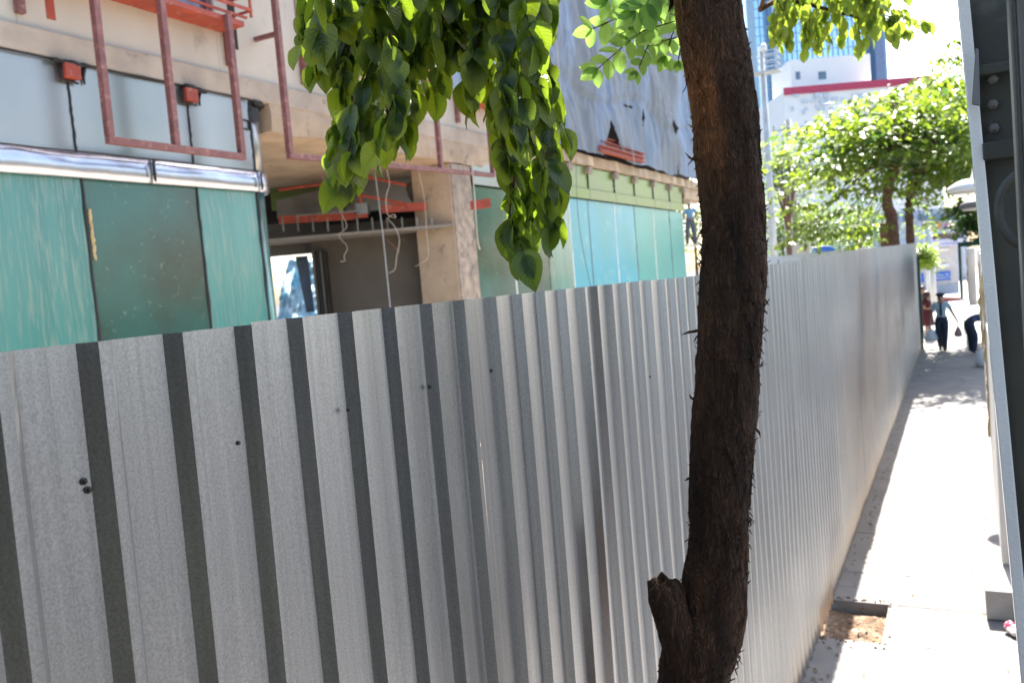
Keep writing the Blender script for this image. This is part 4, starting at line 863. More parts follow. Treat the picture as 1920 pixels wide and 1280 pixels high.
tag(MB().box(.085, .60, 7.72, 8.42, 0.004, .25).build('concrete_plinth', M['plinth'], bevel=.012), 'grey concrete plinth under the nearest cream board', 'plinth')
q = at_g(1897, 1188); mb = MB().ball((q[0] + .05, q[1], .035), (.085, .09, .04), 26, 14).ball((q[0] + .0, q[1] + .03, .05), (.05, .05, .03), 20, 10)
mb.v = [tuple(np.array(v) + .022 * np.array((noise.noise(Vector(v) * 22), noise.noise(Vector(v) * 22 + Vector((3, 3, 1))), .6 * noise.noise(Vector(v) * 26)))) for v in mb.v]
tag(mb.build('plastic_wrapper', mat('striped_plastic', (0.62, 0.60, 0.60), (0.50, 0.03, 0.09), rough=.35, scale=9, stretch=(.3, .3, 3), lo=.44, hi=.5), smooth=True), 'crumpled white and red plastic wrapper beside the concrete plinth', 'wrapper')
# lamps on the stair structure
def lamp(px0, px1, py, Y, label, m):
    a, b = at_y(px0, py, Y), at_y(px1, py, Y); r = (b[0] - a[0]) / 2; c = (a + b) / 2
    t = thing('wall_lamp', label, 'lamp', c, 'disc lamps on the right side of the walk')
    MB().lathe(c, [(r * .9, -.05), (r, -.03), (r * .92, .03), (r * .55, .085), (.05, .11)], 24).build('shade', m, t, smooth=True)
    MB().lathe(c, [(r * .82, -.075), (r * .86, -.052)], 24).build('diffuser', M['cream_board'], t)
    MB().tube([c + (0.04, 0, .10), c + (.12, 0, .45), c + (.5, .0, .6)], .02, 8).build('bracket', m, t, smooth=True)
lamp(1775, 1858, 352, 13.1, 'white disc lamp jutting from the right above the walk', M['white_paint'])
lamp(1798, 1862, 384, 15.2, 'grey disc lamp below the white one, in front of dark leaves', M['steel_grey'])
cp = thing('canopy', 'dark green canopy with hanging flap at the end of the boards', 'canopy', (1.0, 28, 2.9))
a = at_y(1796, 462, 30.0); MB().box(a[0], a[0] + 3, 30.0, 33.0, a[2] - .02, a[2] + .12).build('roof', M['green_canvas'], cp); MB().box(a[0], a[0] + .05, 30.0, 33.0, 1.45, a[2] - .021).build('flap', M['green_canvas'], cp)
for x in (a[0] + .02, a[0] + 2.9): MB().tube([(x + .06, 32.9, 0), (x + .06, 32.9, a[2] - .03)], .03, 8).build('pole', M['pole_grey'], cp)

# ------------------------------------------------------------------ trees beyond
def far_tree(name, label, base_, h_tr, rad, crown_c, crown_r, nclump, nleaf, L, lm, seed, lean=(0, 0), flat=.25, limbs_n=9, group=None, sprays=()):
    rng = np.random.default_rng(seed); base_ = np.array(base_, float)
    t = thing(name, label, 'tree', base_, group); tb = MB(); bow = lean if len(lean) > 2 else None
    if bow: path = [base_] + [at_d(*q) for q in bow]; fork = path[-1]
    else: fork = base_ + np.array((lean[0], lean[1], h_tr)); path = [base_, (base_ + fork) / 2 + np.array((-lean[0] * .3, 0, 0)), fork]
    pts, rr = smooth_path(np.array(path), np.linspace(rad * 1.15, rad * .65, len(path)), .15); tb.tube(pts, rr + .02 * rng.normal(size=len(rr)) * rad * 3, 12)
    tb.build('trunk', M['bark_far'], t, smooth=True); bb = MB(); LV = Leaves(seed)
    cc = np.array(crown_c, float); cr_ = np.array(crown_r, float)
    tips = []
    for i in range(limbs_n):
        a = 2 * math.pi * i / limbs_n + rng.uniform(-.3, .3); e = cc + cr_ * np.array((math.cos(a) * .6, math.sin(a) * .6, rng.uniform(-.3, .6)))
        m_ = (fork + e) / 2 + np.array((0, 0, .25 * cr_[2])); bb.tube(smooth_path(np.array([fork, m_, e]), np.array([rad * .55, rad * .3, rad * .12]), .3)[0], np.linspace(rad * .5, rad * .1, len(smooth_path(np.array([fork, m_, e]), np.array([1., 1, 1]), .3)[0])), 7); tips.append(e)
    for i in range(nclump):
        while True:
            u = rng.uniform(-1, 1, 3)
            if .25 < np.linalg.norm(u) < 1: break
        c = cc + cr_ * u; tip = tips[int(rng.integers(len(tips)))]
        if i % 3 == 0: bb.tube([tip, (tip + c) / 2 + (0, 0, .1), c], [rad * .10, rad * .07, .008], 5)
        sr = rng.uniform(.45, .85) * cr_.mean() * .28; out = u / np.linalg.norm(u)
        sl_ = rng.normal(0, .25, 2)
        for j in range(nleaf):
            o_ = rng.normal(0, 1, 3) * sr; o_[2] = o_[2] * flat + o_[0] * sl_[0] + o_[1] * sl_[1] - .12 * (o_[0] ** 2 + o_[1] ** 2) / sr
            d = np.array((o_[0], o_[1], 0)) / sr + rng.normal(0, .5, 3) + (0, 0, -.35)
            LV.put(c + o_, d, np.array((0, 0, 1.0)) + rng.normal(0, .45, 3), L * rng.uniform(.6, 1.2), LQ)
    for px, py, d_, wd, cnt in sprays:
        c = at_d(px, py, d_); sr = wd / 1600 * d_ * .5; k0 = fork + (0, 0, .3)
        bb.tube([k0, (k0 + c) / 2 + (0, 0, .35), c], [rad * .22, rad * .14, .008], 5); ax = c - k0; ax[2] = 0; ax /= np.linalg.norm(ax); pe = np.array((-ax[1], ax[0], 0))
        for j in range(cnt):
            u, v = rng.uniform(-1, 1), rng.normal(0, .45); wv2 = (1 - .6 * max(u, 0)) ; o_ = ax * u * sr * 1.3 + pe * v * sr * .7 * wv2 + np.array((0, 0, -.22 * (u + .6) ** 2 * sr + rng.normal(0, .05)))
            LV.put(c + o_, ax * .4 + pe * np.sign(v) + rng.normal(0, .35, 3) + (0, 0, -.4), np.array((0, 0, 1.0)) + rng.normal(0, .35, 3), L * rng.uniform(.6, 1.15), LQ)
    LD = Leaves(seed + 500)  # darker leaves in the core, the crown's inner shade put into colour
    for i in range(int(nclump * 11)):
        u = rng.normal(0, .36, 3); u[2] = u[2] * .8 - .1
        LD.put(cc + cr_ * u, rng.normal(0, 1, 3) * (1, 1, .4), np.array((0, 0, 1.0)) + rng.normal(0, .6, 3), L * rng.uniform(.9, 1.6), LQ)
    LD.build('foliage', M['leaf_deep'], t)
    bb.build('limb', M['bark_far'], t, smooth=True); LV.build('foliage', lm, t); return t
b = at_d(1678, 470, 25.5)
c = at_d(1660, 262, 24.5)
far_tree('street_tree', 'big layered bright green tree overhanging the far end of the pavement', (b[0], b[1], 0), 4.3, .15, (c[0] + .15, c[1] - .2, c[2] - .05), (2.7, 3.3, 1.5), 78, 60, .24, M['leaf_far'], 21,
         ((1674, 430, 25.2), (1664, 385, 24.9), (1667, 345, 24.5), (1682, 308, 24.1), (1712, 283, 23.9), (1748, 272, 23.8)), flat=.16,
         sprays=[(1500, 345, 24, 110, 90), (1478, 388, 23.5, 90, 70), (1540, 400, 23.5, 110, 80), (1500, 440, 23, 80, 60), (1470, 300, 24.5, 70, 55), (1560, 300, 23, 110, 90), (1560, 435, 24, 90, 60),
         (1545, 225, 24, 90, 70), (1600, 185, 24, 110, 80), (1660, 170, 24, 120, 90), (1720, 165, 24, 120, 90), (1600, 350, 23.5, 120, 90), (1600, 430, 24.5, 110, 70), (1640, 240, 22.5, 130, 100), (1740, 225, 23, 130, 100), (1775, 330, 24.5, 110, 80), (1770, 190, 24, 90, 70), (1600, 290, 22.5, 110, 80), (1585, 265, 23, 110, 80), (1640, 400, 26.5, 120, 90), (1730, 350, 26, 120, 90), (1620, 450, 26, 90, 60)])
c = at_d(1780, 250, 26); b = at_d(1708, 470, 26.5)
far_tree('street_tree', 'darker green tree standing behind the layered tree, near the lamps', (b[0], b[1], 0), 4.6, .16, (c[0] + .2, c[1] + 1, c[2] + .2), (1.6, 3.0, 2.6), 70, 70, .23, M['leaf_far'], 22, flat=.2, sprays=[(1806, 75, 25, 50, 70), (1800, 105, 25, 70, 100), (1782, 150, 25, 100, 130), (1800, 175, 24, 90, 110), (1760, 195, 24.5, 100, 110), (1805, 230, 25, 60, 90), (1790, 280, 23, 90, 110), (1730, 420, 28, 70, 70)])
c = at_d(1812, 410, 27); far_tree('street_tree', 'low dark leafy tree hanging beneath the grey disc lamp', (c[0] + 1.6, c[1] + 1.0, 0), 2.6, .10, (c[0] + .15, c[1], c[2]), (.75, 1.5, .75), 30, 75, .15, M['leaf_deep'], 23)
c = at_d(1470, 300, 42); far_tree('street_tree', 'pale green tree behind the concrete power poles', (c[0], c[1], 0), 4.5, .16, (c[0], c[1], c[2] - .3), (1.3, 2.0, 1.5), 40, 60, .16, M['leaf_far'], 24)
for i, (px, py, d, rx, rz, lab, lm) in enumerate(((1465, 420, 46, 2.2, 2.4, 'shady bush of green leaves behind the grey lamp post', 'leaf_far'), (1540, 430, 44, 2.4, 1.6, 'mid green bush above the pale fence, left of the layered tree', 'leaf_far'), (1610, 430, 46, 2.0, 1.7, 'dark bush between the pale fence and the layered tree trunk', 'leaf_deep'),
      (1300, 410, 44, 2.6, 2.2, 'sunlit yellow-green tree behind the worker on the plank', 'leaf_sunny'), (1731, 478, 33, .28, .42, 'small sunny shrub peeping past the far end of the fence', 'leaf_far'))):
    c = at_d(px, py, d); far_tree('shrub', lab, (-1.8 if d == 33 else c[0], c[1], 0), max(.5, c[2] - rz * .6), .10, c, (rx, 1.6, rz), 48, 60, .17, M[lm], 40 + i, limbs_n=6, flat=.5)

# ------------------------------------------------------------------ poles and far buildings
lp = thing('lamp_post', 'tall pale grey lighting mast with a small railed platform, right of the trunk', 'lamp post', at_d(1452, 480, 38) * (1, 1, 0))
a = at_d(1451, 470, 38); a[2] = 0; tpz = at_d(1420, 95, 38)[2]; tt = at_d(1417, 95, 38)
MB().tube([a, (tt[0] * .0 + a[0], a[1], tpz)], [.17, .12], 12).build('pole', M['pole_grey'], lp, smooth=True)
pz = at_d(1425, 142, 38)[2]
mb = MB().box(a[0] - .35, a[0] + .75, a[1] - .4, a[1] + .4, pz - .06, pz)
for zz in (.4, .75, 1.1): 
    for s_ in (-.38, .38): mb.bar((a[0] - .3, a[1] + s_, pz + zz * .75), (a[0] + .7, a[1] + s_, pz + zz * .75), .03, .03)
    mb.bar((a[0] + .7, a[1] - .38, pz + zz * .75), (a[0] + .7, a[1] + .38, pz + zz * .75), .03, .03)
for x in (-.3, .2, .7): mb.bar((a[0] + x, a[1] - .38, pz), (a[0] + x, a[1] - .38, pz + .85), .03, .03)
mb.build('platform', M['pole_grey'], lp); MB().ball((a[0] + .12, a[1] - .1, tpz - .1), (.16, .16, .2)).build('floodlight', M['white_paint'], lp, smooth=True)
for px, pt, d, r, lab in ((1478, 352, 44, .24, 'thick concrete power pole carrying the metal platform'), (1490, 226, 45, .20, 'slim concrete power pole with insulators beside the white building'), (1520, 395, 47, .18, 'leaning pale concrete pole in front of the bushes')):
    q = at_d(px + 6, 470, d); zt = at_d(px, pt, d)[2]; t = thing('power_pole', lab, 'pole', q * (1, 1, 0), 'concrete power poles behind the fence')
    MB().tube([q * (1, 1, 0), (q[0] - .1, q[1], zt)], [r, r * .8], 10).build('pole', M['pole_concrete'], t, smooth=True)
    mb = MB().bar((q[0] - .9, q[1] - .1, zt - .5), (q[0] + .9, q[1] - .1, zt - .5), .09, .09)
    for x in (-.8, -.3, .3, .8): mb.lathe((q[0] + x, q[1] - .1, zt - .45), [(.05, 0), (.09, .06), (.05, .12), (.09, .18), (.04, .26)], 8)
    mb.build('crossarm', M['pole_grey'], t)
t = thing('utility_platform', 'grey steel platform with rails and a transformer box between the poles', 'platform', at_d(1470, 345, 43.5))
q = at_d(1452, 345, 43.4); mb = MB().box(q[0], q[0] + 2.4, q[1], q[1] + .9, q[2] - .1, q[2])
for zz in (.5, 1.1): mb.bar((q[0], q[1], q[2] + zz), (q[0] + 2.4, q[1], q[2] + zz), .04, .04)
for x in (0, .8, 1.6, 2.4): mb.bar((q[0] + x, q[1], q[2]), (q[0] + x, q[1], q[2] + 1.1), .04, .04)
mb.build('deck', M['pole_grey'], t); box('transformer', M['cream_board'], t, q[0] + 1.1, q[0] + 1.9, q[1] + .1, q[1] + .8, q[2] + .004, q[2] + .8)
q = at_d(1540, 470, 34); t = thing('oval_sign', 'blue oval sign just above the pale fence', 'sign', q)
MB().lathe(q, [(.52, -.03), (.55, 0), (.52, .03)], 28, (FH[0], FH[1], 0)).build('panel', M['blue_sign'], t); 
MB().tube([(q[0], q[1] + .08, 0), (q[0], q[1] + .08, q[2])], .04, 8).build('post', M['pole_grey'], t)
t.scale = (1, 1, .36); t.location = (q[0], q[1], q[2])
q = at_d(1658, 440, 27.2); tag(MB().box(q[0] - .12, q[0] + .14, q[1], q[1] + .26, 0, at_d(1658, 418, 27.2)[2]).build('gate_post', M['red_paint'], bevel=.01), 'thick red steel post beside the layered tree trunk', 'post')
q = at_d(1500, 462, 33); tag(MB().box(q[0] - .25, q[0] + .35, q[1], q[1] + .5, 0, at_d(1500, 455, 33)[2]).build('concrete_pier', M['pole_concrete'], bevel=.02), 'white concrete pier standing above the pale fence', 'pier')
def block(name, label, px0, px1, pyt, Y, m, depth=20, pyb=None, cat='building', yawd=0):
    a, b = at_d(px0, pyt, Y), at_d(px1, pyt, Y); zt = (a[2] + b[2]) / 2
    t = thing(name, label, cat, (a[0], a[1], 0)); ex = np.array([b[0] - a[0], b[1] - a[1], 0]); ex_n = ex / np.linalg.norm(ex)
    back = np.array([-ex_n[1], ex_n[0], 0]) * depth
    MB().obox((a[0], a[1], 0), ex, back, (0, 0, zt)).build('wall', m, t); return t, a, ex, back, zt
# glass tower
t, a, ex, back, zt = block('glass_tower', 'tall pale blue glass office tower in the distance', 1395, 1600, -260, 190, M['tower_glass'], 30)
exn = ex / np.linalg.norm(ex); W_ = np.linalg.norm(ex); bn = back / np.linalg.norm(back)
mb = MB()
for i in range(22): p = np.array((a[0], a[1], 0)) + exn * (W_ * i / 21) - bn * .15; mb.bar(p, p + (0, 0, zt), .12, .2)
for j in range(int(zt / 2.0)): p = np.array((a[0], a[1], j * 2.0)) - bn * .1; mb.bar(p, p + ex, .15, .12)
mb.build('mullions', M['tower_line'], t)
for px0, px1 in ((1405, 1418), (1452, 1470)): 
    q0, q1 = at_d(px0, 100, 189.4), at_d(px1, 100, 189.4); MB().obox((q0[0], q0[1], 0), np.array([q1[0] - q0[0], q1[1] - q0[1], 0]), bn * .5, (0, 0, zt)).build('dark_strip', M['tower_line'], t)
t2, a2, ex2, back2, zt2 = block('glass_tower', 'blue glass tower wing with grey side wall under the sunny leaves', 1480, 1645, -200, 215, M['tower_glass'], 30)
mb = MB(); exn = ex2 / np.linalg.norm(ex2); W_ = np.linalg.norm(ex2)
for i in range(14): p = np.array((a2[0], a2[1], 0)) + exn * (W_ * i / 13) - bn * .15; mb.bar(p, p + (0, 0, zt2), .14, .2)
for j in range(int(zt2 / 2.6)): p = np.array((a2[0], a2[1], j * 2.6)) - bn * .1; mb.bar(p, p + ex2, .15, .14)
mb.build('mullions', M['tower_line'], t2)
q0, q1 = at_d(1641, 100, 214.0), at_d(1659, 100, 214.0); MB().obox((q0[0], q0[1], 0), np.array([q1[0] - q0[0], q1[1] - q0[1], 0]), bn * 28, (0, 0, zt2)).build('side_wall', M['tower_side'], t2)
# white building with red band
t, a, ex, back, zt = block('white_building', 'white building with a red roof band and small windows in front of the tower', 1468, 1760, 160, 110, M['white_wall'], 16)
bn = back / np.linalg.norm(back); exn = ex / np.linalg.norm(ex); p = np.array((a[0], a[1], 0)) - bn * .25
zz = at_d(1468, 168, 110)[2]
MB().obox(p + (0, 0, zz - .75), ex, bn * .24, (0, 0, .9)).build('red_band', M['red_band'], t)
q0, q1 = at_d(1482, 135, 112), at_d(1632, 120, 112); zt3 = at_d(1482, 122, 112)[2]; pp = MB().obox((q0[0], q0[1], zt), np.array([q1[0] - q0[0], q1[1] - q0[1], 0]), bn * 8, (0, 0, zt3 - zt + .6)); ph = pp.build('penthouse', M['white_wall'], t)
for px in (1498, 1541): q = at_d(px, 140, 111.9); MB().obox((q[0] - .4, q[1] - .1, q[2] - .6), exn * (.6 if px < 1520 else 1.0), bn * .2, (0, 0, 1.0)).build('window', M['window_dark'], t)
for i in range(22): 
    px, py = R_.uniform(1480, 1620), R_.uniform(178, 215); q = at_d(px, py, 109.9); MB().obox(q, exn * R_.uniform(.3, .9), bn * .1, (0, 0, R_.uniform(.3, .7))).build('tile_patch', M['tile'], t)
# shops behind the far trees
t, a, ex, back, zt = block('shop_building', 'grey-blue shop building with signs and a lilac awning, behind the trees', 1600, 1812, 395, 82, M['shop_wall'], 12)
bn = back / np.linalg.norm(back); exn = ex / np.linalg.norm(ex)
def plate(parent, name, m, px0, px1, py0, py1, d, th=.08):
    a_, b_ = at_d(px0, py1, d), at_d(px1, py1, d); c_ = at_d(px0, py0, d); return MB().obox(a_, np.array([b_[0] - a_[0], b_[1] - a_[1], 0]), FH * th, (0, 0, c_[2] - a_[2])).build(name, m, parent)
for i, (px, cc) in enumerate(((1757, (.7, .3, .1)), (1772, (.6, .12, .4)), (1782, (.8, .35, .1)), (1700, (.1, .25, .6)), (1690, (.6, .6, .62)))): plate(t, 'shop_sign', mat('sign_color', cc, rough=.5), px, px + 9, 418, 428, 81.3)
for i in range(7): plate(t, 'shop_window', M['window_dark'], 1610 + i * 28, 1630 + i * 28, 402, 414, 81.4)
plate(t, 'awning_board', M['maroon_board'], 1742, 1800, 440, 450, 80.0, .4)
# kiosk
KD = 52
t = thing('kiosk', 'small cream and grey kiosk with window and blue sign at the end of the pavement', 'kiosk', at_g(1765, 560))
plate(t, 'wall', M['kiosk_wall'], 1727, 1798, 466, 540, KD, 3.0); plate(t, 'base', M['kiosk_base'], 1725, 1799, 537, 556, KD - .06, 3.1)
plate(t, 'awning', M['awning'], 1750, 1812, 452, 463, KD - 1.0, .9)
for i in range(9): plate(t, 'awning_lettering', M['purple_ink'], 1758 + i * 4.6, 1761.2 + i * 4.6, 457.0 - i * .35, 459.4 - i * .35, KD - 1.03, .02)
wv = plate(t, 'window', M['window_dark'], 1751, 1780, 472, 502, KD - .08, .06); plate(t, 'window_sill', M['white_paint'], 1749, 1779, 497, 502, KD - .2, .1); plate(t, 'window_lintel', M['white_paint'], 1750, 1779, 468, 472, KD - .2, .1)
plate(t, 'poster', M['sign_white'], 1730, 1738, 478, 492, KD - .08, .03)
sg = plate(t, 'blue_sign', M['blue_sign'], 1754, 1783, 510, 527, KD - .12, .06)
plate(t, 'blue_sign', M['blue_sign'], 1728, 1733, 512, 530, KD - .12, .06)
def text(parent, s_, px, py, size, d):
    cu_ = bpy.data.curves.new('lettering', 'FONT'); cu_.body = s_; cu_.size = size; cu_.extrude = .004; cu_.align_x = 'LEFT'
    o = bpy.data.objects.new('lettering', cu_); C.objects.link(o); cu_.materials.append(M['sign_white'])
    p = at_d(px, py, d); Z = np.array((0, 0, 1.0)); m_ = Matrix((RT.tolist(), Z.tolist(), (-FH).tolist())).transposed().to_4x4(); m_.translation = Vector(p)
    dg = bpy.context.evaluated_depsgraph_get(); me = bpy.data.meshes.new_from_object(o.evaluated_get(dg)); bpy.data.objects.remove(o)
    me.transform(Matrix.Translation(-Vector(ORG[parent.name])) @ m_); ob = bpy.data.objects.new('lettering', me); C.objects.link(ob); ob.parent = parent; return ob
text(sg, 'Allianz (III)', 1756.5, 517.5, .17, KD - .16); text(sg, 'Ayudhya C.P.', 1755.5, 523, .17, KD - .16)
# posts by the corner
q = at_g(1752, 580); t = thing('signpost', 'pale beige round post standing beside the woman in red', 'post', q)
MB().tube([q, (q[0], q[1], at_d(1748, 502, np.linalg.norm(q) * .88)[2])], .14, 12).build('pole', M['cream_board'], t, smooth=True)
q = at_d(1744, 520, 45); tag(MB().tube([(q[0], q[1], 0), (q[0], q[1], at_d(1744, 415, 45)[2])], .20, 12).build('street_pole', M['pole_grey'], smooth=True), 'grey street pole behind the beige post, beside the kiosk window', 'pole')
q = at_g(1783, 563); tag(MB().lathe((q[0], q[1], 0.002), [(.55, 0), (.55, .10), (.45, .14)], 20).build('planter', M['red_lead'], smooth=False), 'low red round planter kerb in front of the kiosk', 'planter')

# ------------------------------------------------------------------ people
def skin_mesh(name, nodes, edges, root, m, parent, sub=2, extra=None):
    me = bpy.data.meshes.new(name); keys = list(nodes); ix = {k_: i for i, k_ in enumerate(keys)}
    off = ORG[parent.name]; me.from_pydata([tuple(np.array(nodes[k_][0]) - off) for k_ in keys], [(ix[a], ix[b]) for a, b in edges], [])
    o = bpy.data.objects.new(name, me); C.objects.link(o); o.modifiers.new('skin', 'SKIN'); s_ = o.modifiers.new('sub', 'SUBSURF'); s_.levels = s_.render_levels = sub
    sv = me.skin_vertices[0].data
    for k_ in keys: r = nodes[k_][1]; sv[ix[k_]].radius = (r, r) if np.isscalar(r) else r; sv[ix[k_]].use_root = (k_ == root)
    dg = bpy.context.evaluated_depsgraph_get(); ev = bpy.data.meshes.new_from_object(o.evaluated_get(dg)); bpy.data.objects.remove(o)
    ev.materials.clear(); ev.materials.append(m); ev.polygons.foreach_set('use_smooth', [True] * len(ev.polygons))
    ob = bpy.data.objects.new(name, ev); C.objects.link(ob); ob.parent = parent; ORG[ob.name] = off; return ob
def person(label, loc, heading, H, J, top, bottom, hair_m, hat=None, dress=False, bare_legs=False, sleeves='short', top_mat=None):
    """J: joints in metres of a 1.7 m body; x to the right, y ahead, z up"""
    t = thing('person', label, 'person', loc); s_ = H / 1.7; ch, sh = math.cos(heading), math.sin(heading)
    def Wp(p): p = np.array(p, float) * s_; return np.array((loc[0] + p[0] * ch - p[1] * sh, loc[1] + p[0] * sh + p[1] * ch, loc[2] + p[2]))
    hd = np.array(J['head']); nk = np.array(J['neck']); hdir = hd - nk; hdir /= np.linalg.norm(hdir); fwd = np.array(J.get('face', (0, 1, 0)), float)
    N = {'pelvis': (Wp(J['pelvis']), .105 * s_), 'waist': (Wp(J['waist']), .098 * s_), 'chest': (Wp(J['chest']), .118 * s_), 'neck': (Wp(nk), .052 * s_),
         'jaw': (Wp(nk + hdir * .075 + fwd * .012), .062 * s_), 'head': (Wp(hd), .086 * s_), 'crown': (Wp(hd + hdir * .075), .058 * s_), 'nose': (Wp(hd + fwd * .105 - hdir * .015), .014 * s_)}
    E_ = [('pelvis', 'waist'), ('waist', 'chest'), ('chest', 'neck'), ('neck', 'jaw'), ('jaw', 'head'), ('head', 'crown'), ('head', 'nose')]
    for sd in 'LR':
        for k_, r in (('sho', .058), ('elb', .042), ('wri', .030), ('hip', .088), ('kne', .060), ('ank', .042), ('toe', .036)): N[k_ + sd] = (Wp(J[k_ + sd]), r * s_)
        E_ += [('chest', 'sho' + sd), ('sho' + sd, 'elb' + sd), ('elb' + sd, 'wri' + sd), ('pelvis', 'hip' + sd), ('hip' + sd, 'kne' + sd), ('kne' + sd, 'ank' + sd), ('ank' + sd, 'toe' + sd)]
        wv_ = np.array(J['wri' + sd]); d = wv_ - np.array(J['elb' + sd]); d /= np.linalg.norm(d); sx = np.cross(d, (0, 1, 0.01)); sx /= np.linalg.norm(sx); pl = np.cross(sx, d)
        N['palm' + sd] = (Wp(wv_ + d * .055), .030 * s_); E_.append(('wri' + sd, 'palm' + sd))
        for q in range(4):
            o_ = pl * (q - 1.5) * .019; ln = (.060, .070, .066, .052)[q]; b0 = wv_ + d * .085 + o_
            N[f'f{q}a{sd}'] = (Wp(b0), .0095 * s_); N[f'f{q}b{sd}'] = (Wp(b0 + d * ln * .6 + sx * .012), .0085 * s_); N[f'f{q}c{sd}'] = (Wp(b0 + d * ln * .8 + sx * .038), .007 * s_)
            E_ += [('palm' + sd, f'f{q}a{sd}'), (f'f{q}a{sd}', f'f{q}b{sd}'), (f'f{q}b{sd}', f'f{q}c{sd}')]
        N['t1' + sd] = (Wp(wv_ + d * .045 - pl * .038 + sx * .01), .010 * s_); N['t2' + sd] = (Wp(wv_ + d * .08 - pl * .045 + sx * .03), .008 * s_); E_ += [('palm' + sd, 't1' + sd), ('t1' + sd, 't2' + sd)]
    bod = skin_mesh('body', N, E_, 'pelvis', M['skin'], t)
    me = bod.data; off = ORG[t.name]; co = np.empty(len(me.vertices) * 3); me.vertices.foreach_get('co', co); co = co.reshape(-1, 3) + off
    no = np.empty(len(me.vertices) * 3); me.vertices.foreach_get('normal', no); no = no.reshape(-1, 3)
    segs = [e for e in E_ if 'nose' not in e]; D_ = []; T_ = []
    for a, b in segs:
        A_v, B_v = N[a][0], N[b][0]; ab = B_v - A_v; tt_ = np.clip(((co - A_v) @ ab) / (ab @ ab), 0, 1); D_.append(np.linalg.norm(co - A_v - tt_[:, None] * ab, axis=1) - (N[a][1] * (1 - tt_) + N[b][1] * tt_)); T_.append(tt_)
    near = np.argmin(np.array(D_), axis=0); tv = np.array(T_)[near, np.arange(len(co))]
    def garment(name, m, cover, grow, extra=None):
        ok = np.zeros(len(co), bool)
        for k_, e in enumerate(segs):
            if e in cover: lo_, hi_ = cover[e]; ok |= (near == k_) & (tv >= lo_) & (tv <= hi_)
        fs = [tuple(p.vertices) for p in me.polygons if all(ok[v] for v in p.vertices)]; used = sorted({v for f in fs for v in f}); ix = {v: i for i, v in enumerate(used)}
        mb = MB(); cg_ = co[used] + no[used] * grow * s_; cg_ += np.array([[.004 * noise.noise(Vector(p * 14)), .004 * noise.noise(Vector(p * 14 + 5)), 0] for p in cg_])
        mb.v = [tuple(p) for p in cg_]; mb.f = [tuple(ix[v] for v in f) for f in fs]
        if extra: extra(mb)
        return mb.build(name, m, t, smooth=True)
    ARM = .62 if sleeves == 'short' else 1.0
    tors = {('waist', 'chest'): (0, 1), ('chest', 'neck'): (0, .8), ('pelvis', 'waist'): (0, 1), ('chest', 'shoL'): (0, 1), ('chest', 'shoR'): (0, 1), ('shoL', 'elbL'): (0, ARM), ('shoR', 'elbR'): (0, ARM), ('pelvis', 'hipL'): (0, .9), ('pelvis', 'hipR'): (0, .9)}
    if dress:
        kl = (N['kneL'][0] + N['kneR'][0]) / 2 + (0, 0, .03); wl = N['waist'][0]; hl = (N['hipL'][0] + N['hipR'][0]) / 2
        def skirt(mb):
            o = len(mb.v); n = 24; rows = [(wl + (0, 0, .02), .135), ((wl + hl) / 2, .165), (hl - (0, 0, .03), .195), ((hl + kl) / 2, .20), (kl, .205)]
            for i, (c_, r_) in enumerate(rows):
                for j in range(n): a = 2 * math.pi * j / n; r2_ = r_ * s_ * (1 + .05 * (i / 4) * math.sin(a * 6)); mb.v.append((c_[0] + r2_ * math.cos(a), c_[1] + r2_ * math.sin(a), c_[2]))
            for i in range(4):
                for j in range(n): mb.f.append((o + i * n + j, o + (i + 1) * n + j, o + (i + 1) * n + (j + 1) % n, o + i * n + (j + 1) % n))
        garment('dress', top, tors, .016, skirt)
    else:
        garment('shirt', top, tors, .017)
        garment('trousers', bottom, {('pelvis', 'waist'): (0, .62), ('pelvis', 'hipL'): (0, 1), ('pelvis', 'hipR'): (0, 1), ('hipL', 'kneL'): (0, 1), ('hipR', 'kneR'): (0, 1), ('kneL', 'ankL'): (0, 1), ('kneR', 'ankR'): (0, 1)}, .026)
    def sub(keys, edges, name, m, grow=1.16, root=None, rad={}): return skin_mesh(name, {k_: (N[k_][0], rad.get(k_, N[k_][1] * grow)) for k_ in keys}, edges, root or keys[0], m, t)
    for sd in 'LR': sub(['ank' + sd, 'toe' + sd], [('ank' + sd, 'toe' + sd)], 'shoe', M['black'], 1.15)
    hc = Wp(hd + hdir * .045 - fwd * .040); MB().ball(hc, (.088 * s_, .088 * s_, .088 * s_), 16, 12).build('hair', hair_m, t, smooth=True)
    for e in (-1, 1): MB().ball(Wp(hd + fwd * .083 + np.array((e * .032, 0, .012))), .010 * s_, 8, 6).build('eye', M['black'], t)
    MB().ball(Wp(hd + fwd * .078 - hdir * .05), (.02 * s_, .01 * s_, .006 * s_), 8, 6).build('mouth', M['maroon'], t)
    return t, Wp, N
STAND = dict(pelvis=(0, 0, .93), waist=(0, 0, 1.10), chest=(0, .01, 1.30), neck=(0, .01, 1.45), head=(0, .03, 1.585), shoL=(-.18, 0, 1.39), shoR=(.18, 0, 1.39), elbL=(-.23, -.02, 1.12), elbR=(.23, -.02, 1.12),
             wriL=(-.25, .04, .88), wriR=(.25, .04, .88), hipL=(-.095, 0, .88), hipR=(.095, 0, .88), kneL=(-.10, .02, .48), kneR=(.10, .02, .48), ankL=(-.10, -.02, .08), ankR=(.10, -.02, .08), toeL=(-.12, .13, .035), toeR=(.12, .13, .035))
